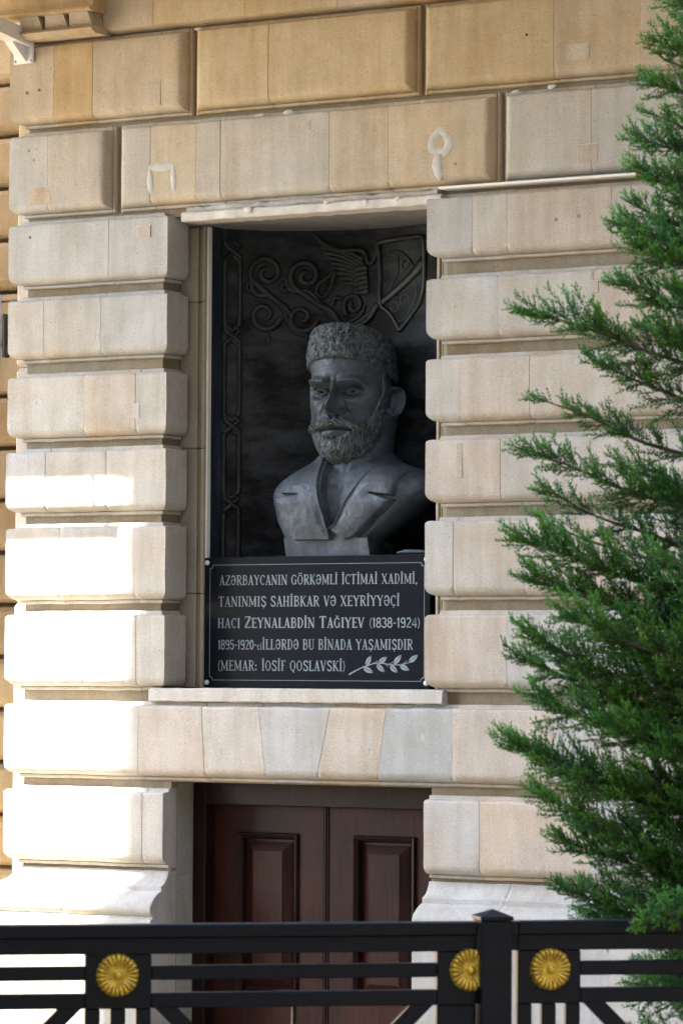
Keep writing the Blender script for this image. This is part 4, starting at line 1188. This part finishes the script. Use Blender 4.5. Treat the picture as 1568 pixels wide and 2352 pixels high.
def panel(s0, s1, za, plates):
    """rails and bars between plates; plates: list of (s0, s1)"""
    top = za
    bar('top_rail', s0, s1, -.028, .028, top-.038, top, .003)
    bar('sub_rail', s0, s1, -.018, .018, top-.084, top-.0385, .002)
    edges = []
    cur = s0
    for (a, b) in plates:
        if a > cur: edges.append((cur, a))
        cur = b
    if cur < s1: edges.append((cur, s1))
    for (a, b) in edges:
        bar('flat_bar', a, b, -.017, .015, top-.157, top-.117)
        bar('flat_bar', a, b, -.017, .015, top-.236, top-.193)
    for (a, b) in plates:
        if b-a > .1:
            bar('rosette_plate', a, b, -.016, .0155, top-.2365, top-.085, .002)
            w = (b-a)
            for k in range(3):
                q = a+k*(w-.043)/2; bar('upright_bar', q, q+.042, -.015, .014, .08, top-.237)
        else: bar('upright_bar', a, b, -.016, .0155, .08, top-.085)
    bar('bottom_rail', s0, s1, -.02, .02, .04, .0795)
    for (a, b) in plates:
        if b-a > .1:
            z = top-.2385
            if a-s0 > .2:
                brace(a-.024, z+.022, a-.764, z-.718, .046)
            if s1-b > .2:
                brace(b+.024, z+.022, b+.764, z-.718, .046)
panel(-3.25, .392, 1.241, [(-2.60, -2.412), (-.733, -.546), (.276, .392)])
# the right end plate of the left panel is half hidden by the post
bar('rosette_plate', .3925, .45, -.0155, .0155, 1.005, 1.155, .001)
for q in (.276, .350): pass
panel(.512, 3.6, 1.2425, [(.512, .698), (2.4, 2.586), (3.414, 3.6)])
bar('top_rail', .4845, .5115, -.027, .027, 1.2045, 1.2415, .001); bar('sub_rail', .4845, .5115, -.0175, .0175, 1.1585, 1.2035, .001)
bar('bottom_rail', .4845, .5115, -.0195, .0195, .0405, .079, .001)
bar('thin_rod', -.142, -.129, -.006, .007, .08, 1.004, .001)
for sx0, sx1 in ((.394, .484), (-3.34, -3.25), (3.6, 3.69)):
    bar('post', sx0, sx1, -.045, .062, 0, 1.246, .003)
    a = fp(sx0-.003, -.048, 1.247); mb = MB()
    w, dd = fu*(sx1-sx0+.006), fn*.113; zz_ = Vector((0, 0, .010)); ap = a+w/2+dd/2+Vector((0, 0, .030))
    mb.add([a, a+w, a+w+dd, a+dd, a+zz_, a+w+zz_, a+w+dd+zz_, a+dd+zz_, ap], [(0, 3, 2, 1), (0, 1, 5, 4), (1, 2, 6, 5), (2, 3, 7, 6), (3, 0, 4, 7), (4, 5, 8), (5, 6, 8), (6, 7, 8), (7, 4, 8)])
    mb.build('post_cap', BLACKP, fence)
rosette(-.643, 1.0985, .061, 1); rosette(.372, 1.103, .061, 2); rosette(.607, 1.1035, .0605, 3)
rosette(-2.506, 1.0985, .061, 4); rosette(2.493, 1.1035, .061, 5)

blocker_r = thing('right_sky_blocker', 'tall dark brick block added out of view on the right to cut sky light', 'building', (14, -6, 0))  # added out of view to darken what faces right
mb = MB(); mb.box(11.6, 24, -15.5, -1.0, -.1, 17.0); mb.build('wall', BRICKD, blocker_r)
for fl in range(5):
    for i in range(5): MB().box(11.57, 11.62, -14.4+i*2.7, -13.1+i*2.7, 1.2+fl*3.1, 3.1+fl*3.1, .01).build('window', GLASSD, blocker_r)

blocker_b = thing('rear_sky_blocker', 'wide dark brick block added behind the viewpoint to cut sky light', 'building', (12, -26, 0))  # unseen mass put behind the camera to cut front-right sky light
mb = MB(); mb.box(3.7, 26, -30, -20.5, -.1, 19.0); mb.build('wall', BRICKD, blocker_b)
for fl in range(5):
    for i in range(8): MB().box(5+i*2.6, 6.3+i*2.6, -20.53, -20.48, 1.2+fl*3.3, 3.1+fl*3.3, .01).build('window', GLASSD, blocker_b)

# ------------------------------------------------------------------ juniper on the right
TB = Vector((4.745, -5.154, 0)); tu = Vector((math.cos(YAW), math.sin(YAW), 0)); tf = Vector((-math.sin(YAW), math.cos(YAW), 0))   # tu right, tf away
tree = thing('juniper_tree', 'feathery green juniper growing behind the fence at the right edge', 'tree', tuple(TB))
mb = MB(); tp = []
for i in range(16):
    t = i/15; tp.append(TB+tu*(.05*math.sin(t*5))+tf*(.04*math.cos(t*4))+Vector((0, 0, 4.7*t)))
mb.tube(tp, [.075*(1-i/15)**.8+.006 for i in range(16)], 10); mb.build('trunk', BARK, tree, smooth=60)
rng = np.random.default_rng(5)
def unit(v): return v/np.linalg.norm(v, axis=-1, keepdims=True)
TBn, tun, tfn, ZZ = np.array(TB), np.array(tu), np.array(tf), np.array([0, 0, 1.])
def make_branch(tip, full=1.0, wid=.17, start=.18, dens=1.0):
    """tip: (lateral, away, height) from the trunk foot"""
    s_, a_w, z_ = tip
    P1 = TBn+tun*s_+tfn*a_w+ZZ*z_
    L = math.hypot(s_, a_w)
    z0 = z_-L*.30-rng.uniform(0, .08) if z_ > 1.25 else z_+.10
    P0 = np.array([TBn[0], TBn[1], max(z0, .25)])
    n = 26; t = np.linspace(0, 1, n)[:, None]
    mid = (P0+P1)/2+ZZ*(-.05*L)+tfn*rng.uniform(-.05, .05)
    C_ = (1-t)**2*P0+2*t*(1-t)*mid+t**2*P1
    C_ = C_+np.stack([vnoise(C_*1.0+k*7, 5)*.018*t[:, 0] for k in range(3)], -1)
    mb = MB(); mb.tube([Vector(p) for p in C_], [.009*(1-i/n)**.9+.0014 for i in range(n)], 6)
    br = mb.build('branch', BARK, tree, smooth=60)
    tan = unit(np.gradient(C_, axis=0))
    # sprays
    v0 = []; v1 = []; yy = []; hw_ = []
    twv = MB()
    m = int(108*L/.85*dens)
    for q in range(m):
        k = start+(1-start)*(q+rng.uniform(0, 1))/m
        if rng.random() > full: continue
        p = np.array([np.interp(k*(n-1), np.arange(n), C_[:, c_]) for c_ in range(3)]); tg = tan[min(int(k*(n-1)), n-1)]
        rn_ = unit(rng.normal(size=3)*np.array([1, 1, .75])); side_ = unit(rn_-tg*(rn_@tg))
        ang = rng.uniform(.45, 1.0)*(1-.5*max(0, k-.75)/.25)
        dr = unit(tg*math.cos(ang)+side_*math.sin(ang)+ZZ*.12)
        ln = wid*rng.uniform(.5, 1.05)*(math.sin(PI*min(k*.9+.05, 1))**.6*.85+.25)
        if k > .93: dr = unit(tg+side_*.35); ln = wid*.55
        nseg = max(4, int(ln/.013))
        bend = rng.normal(size=3)*.10+ZZ*.10
        spine = [p]
        dcur = dr.copy()
        for _ in range(nseg):
            dcur = unit(dcur+bend*.13); spine.append(spine[-1]+dcur*ln/nseg)
        spine = np.array(spine)
        tone = rng.uniform(0, .25)
        v0.append(spine[:-1]); v1.append(spine[1:]+(spine[1:]-spine[:-1])*.25); hw_.append(np.full(nseg, .0028)); yy.append(np.full(nseg, .1+tone))
        # twiglets, alternate
        for j in range(1, nseg+1):
            for sgn in (-1, 1):
                if rng.random() < .12: continue
                tt = j/nseg
                sd_ = unit(rng.normal(size=3)); sd_ = unit(sd_-dcur*(sd_@dcur))
                d2 = unit(dcur*1.0+sd_*rng.uniform(.55, 1.0))
                l2 = (.040*(1-tt*.75)+.010)*rng.uniform(.6, 1.1)
                ns = max(2, int(l2/.008)); tq = np.linspace(0, 1, ns+1)[:, None]
                sp = spine[j]+d2*l2*tq+ZZ*.006*tq**2
                v0.append(sp[:-1]); v1.append(sp[1:]+(sp[1:]-sp[:-1])*.2); hw_.append(np.full(ns, .0025))
                yn = np.clip(tone-.10+.85*tq[1:, 0]*tt+.55*(k-.55), 0, 1); yy.append(yn)
                # scale-leaf needles fanning from the twiglet
                for e in range(ns):
                    nd = unit(d2[None]+rng.normal(size=(2, 3))*.5); ll = rng.uniform(.007, .013, size=(2, 1))
                    v0.append(np.repeat(sp[e][None], 2, 0)); v1.append(sp[e]+nd*ll); hw_.append(np.full(2, .0021)); yy.append(np.full(2, yn[e]))
    A = np.concatenate(v0); B = np.concatenate(v1); W = np.concatenate(hw_); Y = np.concatenate(yy)
    D = unit(B-A+1e-9); S1 = unit(np.cross(D, unit(rng.normal(size=A.shape)))); S2 = np.cross(D, S1)
    # each piece: slim three-sided spindle (base triangle + tip)
    M_ = (A+B)/2
    q = len(A); V_ = np.empty((q, 4, 3))
    V_[:, 0] = A*.75+B*.25+S1*W[:, None]; V_[:, 1] = A*.75+B*.25-S1*W[:, None]*.5+S2*W[:, None]*.87; V_[:, 2] = A*.75+B*.25-S1*W[:, None]*.5-S2*W[:, None]*.87; V_[:, 3] = B
    me = bpy.data.meshes.new('foliage')
    me.vertices.add(q*4); me.vertices.foreach_set('co', V_.reshape(-1))
    fidx = np.array([[0, 1, 3], [1, 2, 3], [2, 0, 3]]); Fx = (fidx[None]+(np.arange(q)*4)[:, None, None]).reshape(-1)
    me.loops.add(len(Fx)); me.loops.foreach_set('vertex_index', Fx.astype(np.int32))
    me.polygons.add(q*3); me.polygons.foreach_set('loop_start', np.arange(0, q*9, 3, dtype=np.int32)); me.polygons.foreach_set('loop_total', np.full(q*3, 3, dtype=np.int32))
    at = me.attributes.new('young', 'FLOAT', 'POINT'); at.data.foreach_set('value', np.repeat(Y, 4).astype(np.float32))
    me.update(); me.validate(); me.materials.append(LEAF)
    o = bpy.data.objects.new('foliage', me); col.objects.link(o); adopt(o, br); o['kind'] = 'stuff'
    return q
tot = 0
tips = [(-.44, -.05, 3.80, .35, .09), (-.37, .1, 3.92, .5, .11), (-.47, -.1, 3.62, .5, .11), (-.47, .1, 3.47, .5, .10), (-.55, .0, 3.37, .55, .10), (-.52, -.15, 3.26, .75, .13),
        (-.82, -.1, 3.03, .8, .17), (-.64, .0, 2.88, .7, .14), (-.79, .05, 2.77, .55, .13), (-.83, -.05, 2.61, .7, .15), (-.77, .1, 2.50, .6, .13), (-.78, .15, 2.42, .35, .12),
        (-.85, -.1, 2.35, 1, .20), (-.80, .05, 2.24, 1, .18), (-.70, -.2, 2.12, 1, .20), (-.81, -.05, 2.05, 1, .18), (-.83, .1, 1.99, .9, .16), (-.78, -.1, 1.88, 1, .18),
        (-.86, -.05, 1.74, 1, .20), (-.75, .1, 1.68, 1, .18), (-.77, -.1, 1.58, 1, .18), (-.72, .05, 1.46, .9, .16), (-.66, .15, 1.50, .8, .15), (-.71, .0, 1.32, .9, .15), (-.52, -.42, 1.25, .8, .10),
        (-.60, .25, 1.22, 1, .18), (-.42, .35, 1.05, 1, .18), (-.30, .4, .95, 1, .18), (-.5, .3, .80, 1, .18)]
for (a, b, z, fu_, wd) in tips: tot += make_branch((a+.085, b, z), fu_, wd*.92)
for (a, b, z) in ((-.36, 0, 3.72), (-.40, .1, 3.56), (-.42, -.1, 3.45), (-.44, .05, 3.30), (-.40, -.1, 3.20), (-.44, .1, 3.12), (-.38, 0, 2.98), (-.34, -.05, 3.84), (-.30, .05, 3.98)):
    tot += make_branch((a, b, z), .85, .15, .25, 1.1)
# fill nearer the trunk and round the other sides
for i in range(34):
    z = 4.25-i*.098; a = i*2.4; R_ = (.16 if z > 2.7 else .24)+.34*(1-abs(z-1.8)/2.8)*rng.uniform(.8, 1.1)
    dp = R_*math.sin(a)*.8
    if z < 1.45: dp = abs(dp)+.08
    tot += make_branch((R_*math.cos(a), dp, z), .75, .18, .15, 1.0)
for i in range(10):
    z = 2.45-i*.16; tot += make_branch((-.38+rng.uniform(-.05, .1), rng.uniform(.0, .45), z), .9, .19, .15, 1.1)
for i in range(14):
    z = 4.66-i*.055; a = i*2.4; R_ = .05+.022*i
    tot += make_branch((R_*math.cos(a), R_*math.sin(a), z), .9, .12, .2, 2.0)
for i in range(16):                                   # the side away from the viewpoint
    z = 3.9-i*.19; R_ = .30+.35*(1-abs(z-1.8)/2.8)
    a = -.9+(i*.77) % 1.8; tot += make_branch((R_*math.cos(a), R_*math.sin(a), z), .9, .19, .15, 1.1)
print('foliage pieces', tot)

# ------------------------------------------------------------------ security cameras and brackets at the top left
cc1 = thing('security_camera', 'white security camera on a thick arm fixed to the top left block', 'camera', (-1.90, -.02, 5.14))
MB().box(-1.963, -1.838, -.016, -.0025, 5.022, 5.263, .006).build('wall_plate', PVC, cc1, smooth=40)
mb = MB()
def frus(mb, a, b):
    """a, b: (x0,x1,z0,z1,y)"""
    v = [(a[0], a[4], a[2]), (a[1], a[4], a[2]), (a[1], a[4], a[3]), (a[0], a[4], a[3]), (b[0], b[4], b[2]), (b[1], b[4], b[2]), (b[1], b[4], b[3]), (b[0], b[4], b[3])]
    mb.add(v, [(0, 1, 2, 3), (4, 7, 6, 5), (0, 4, 5, 1), (1, 5, 6, 2), (2, 6, 7, 3), (3, 7, 4, 0)])
frus(mb, (-1.930, -1.842, 5.105, 5.185, -.0165), (-1.935, -1.855, 5.190, 5.262, -.60)); mb.build('arm', PVC, cc1)
mb = MB(); v = []
frus(mb, (-1.925, -1.880, 5.032, 5.104, -.0165), (-1.925, -1.880, 5.112, 5.1235, -.13)); mb.build('gusset', PVC, cc1)
mb = MB(); mb.tube([(-1.895, -.44, 5.18), (-1.895, -.44, 5.08)], .03, 16); mb.tube([(-1.895, -.36, 5.05), (-1.895, -.66, 5.00)], .045, 20); mb.build('camera_body', PVC, cc1, smooth=40)
for (x, z) in ((-1.952, 5.245), (-1.850, 5.245), (-1.950, 5.036), (-1.852, 5.036), (-1.850, 5.222)):
    MB().lathe((x, -.0165, z), (0, -1, 0), [(.008, 0), (.007, .003), (.003, .0035), (.0025, .001)], 12).build('screw', SCREW, cc1, smooth=40)
cc2 = thing('junction_box', 'white tapered junction box on the side return at the far left edge', 'box', (-2.22, .3, 4.99))
mb = MB(); frus(mb, (-2.17, -2.075, 4.95, 5.16, .42), (-2.14, -2.08, 4.99, 5.155, .25)); mb.build('housing', PVC, cc2)
MB().box(-2.0765, -2.0755, .24, .43, 4.94, 5.17).build('mounting_plate', DARK, cc2)
sg = thing('projecting_sign', 'thin white and blue sign seen edge-on at the far left edge', 'sign', (-2.55, .9, 3.6))
MB().box(-2.50, -2.478, .58, .592, 3.57, 3.93, .002).build('panel', BLUE, sg)
MB().box(-2.508, -2.5005, .578, .594, 3.50, 3.935, .002).build('edge_strip', WHITE, sg)
mb = MB(); mb.box(-2.477, -2.455, .59, .64, 3.60, 3.83, .006); mb.box(-2.470, -2.450, .60, .63, 3.66, 3.80, .004); mb.build('lamp_body', DARK, sg)
MB().tube([(-2.9, .60, 3.895), (-2.08, .60, 3.895)], .005, 8).build('bracket_rod', ROD, sg)
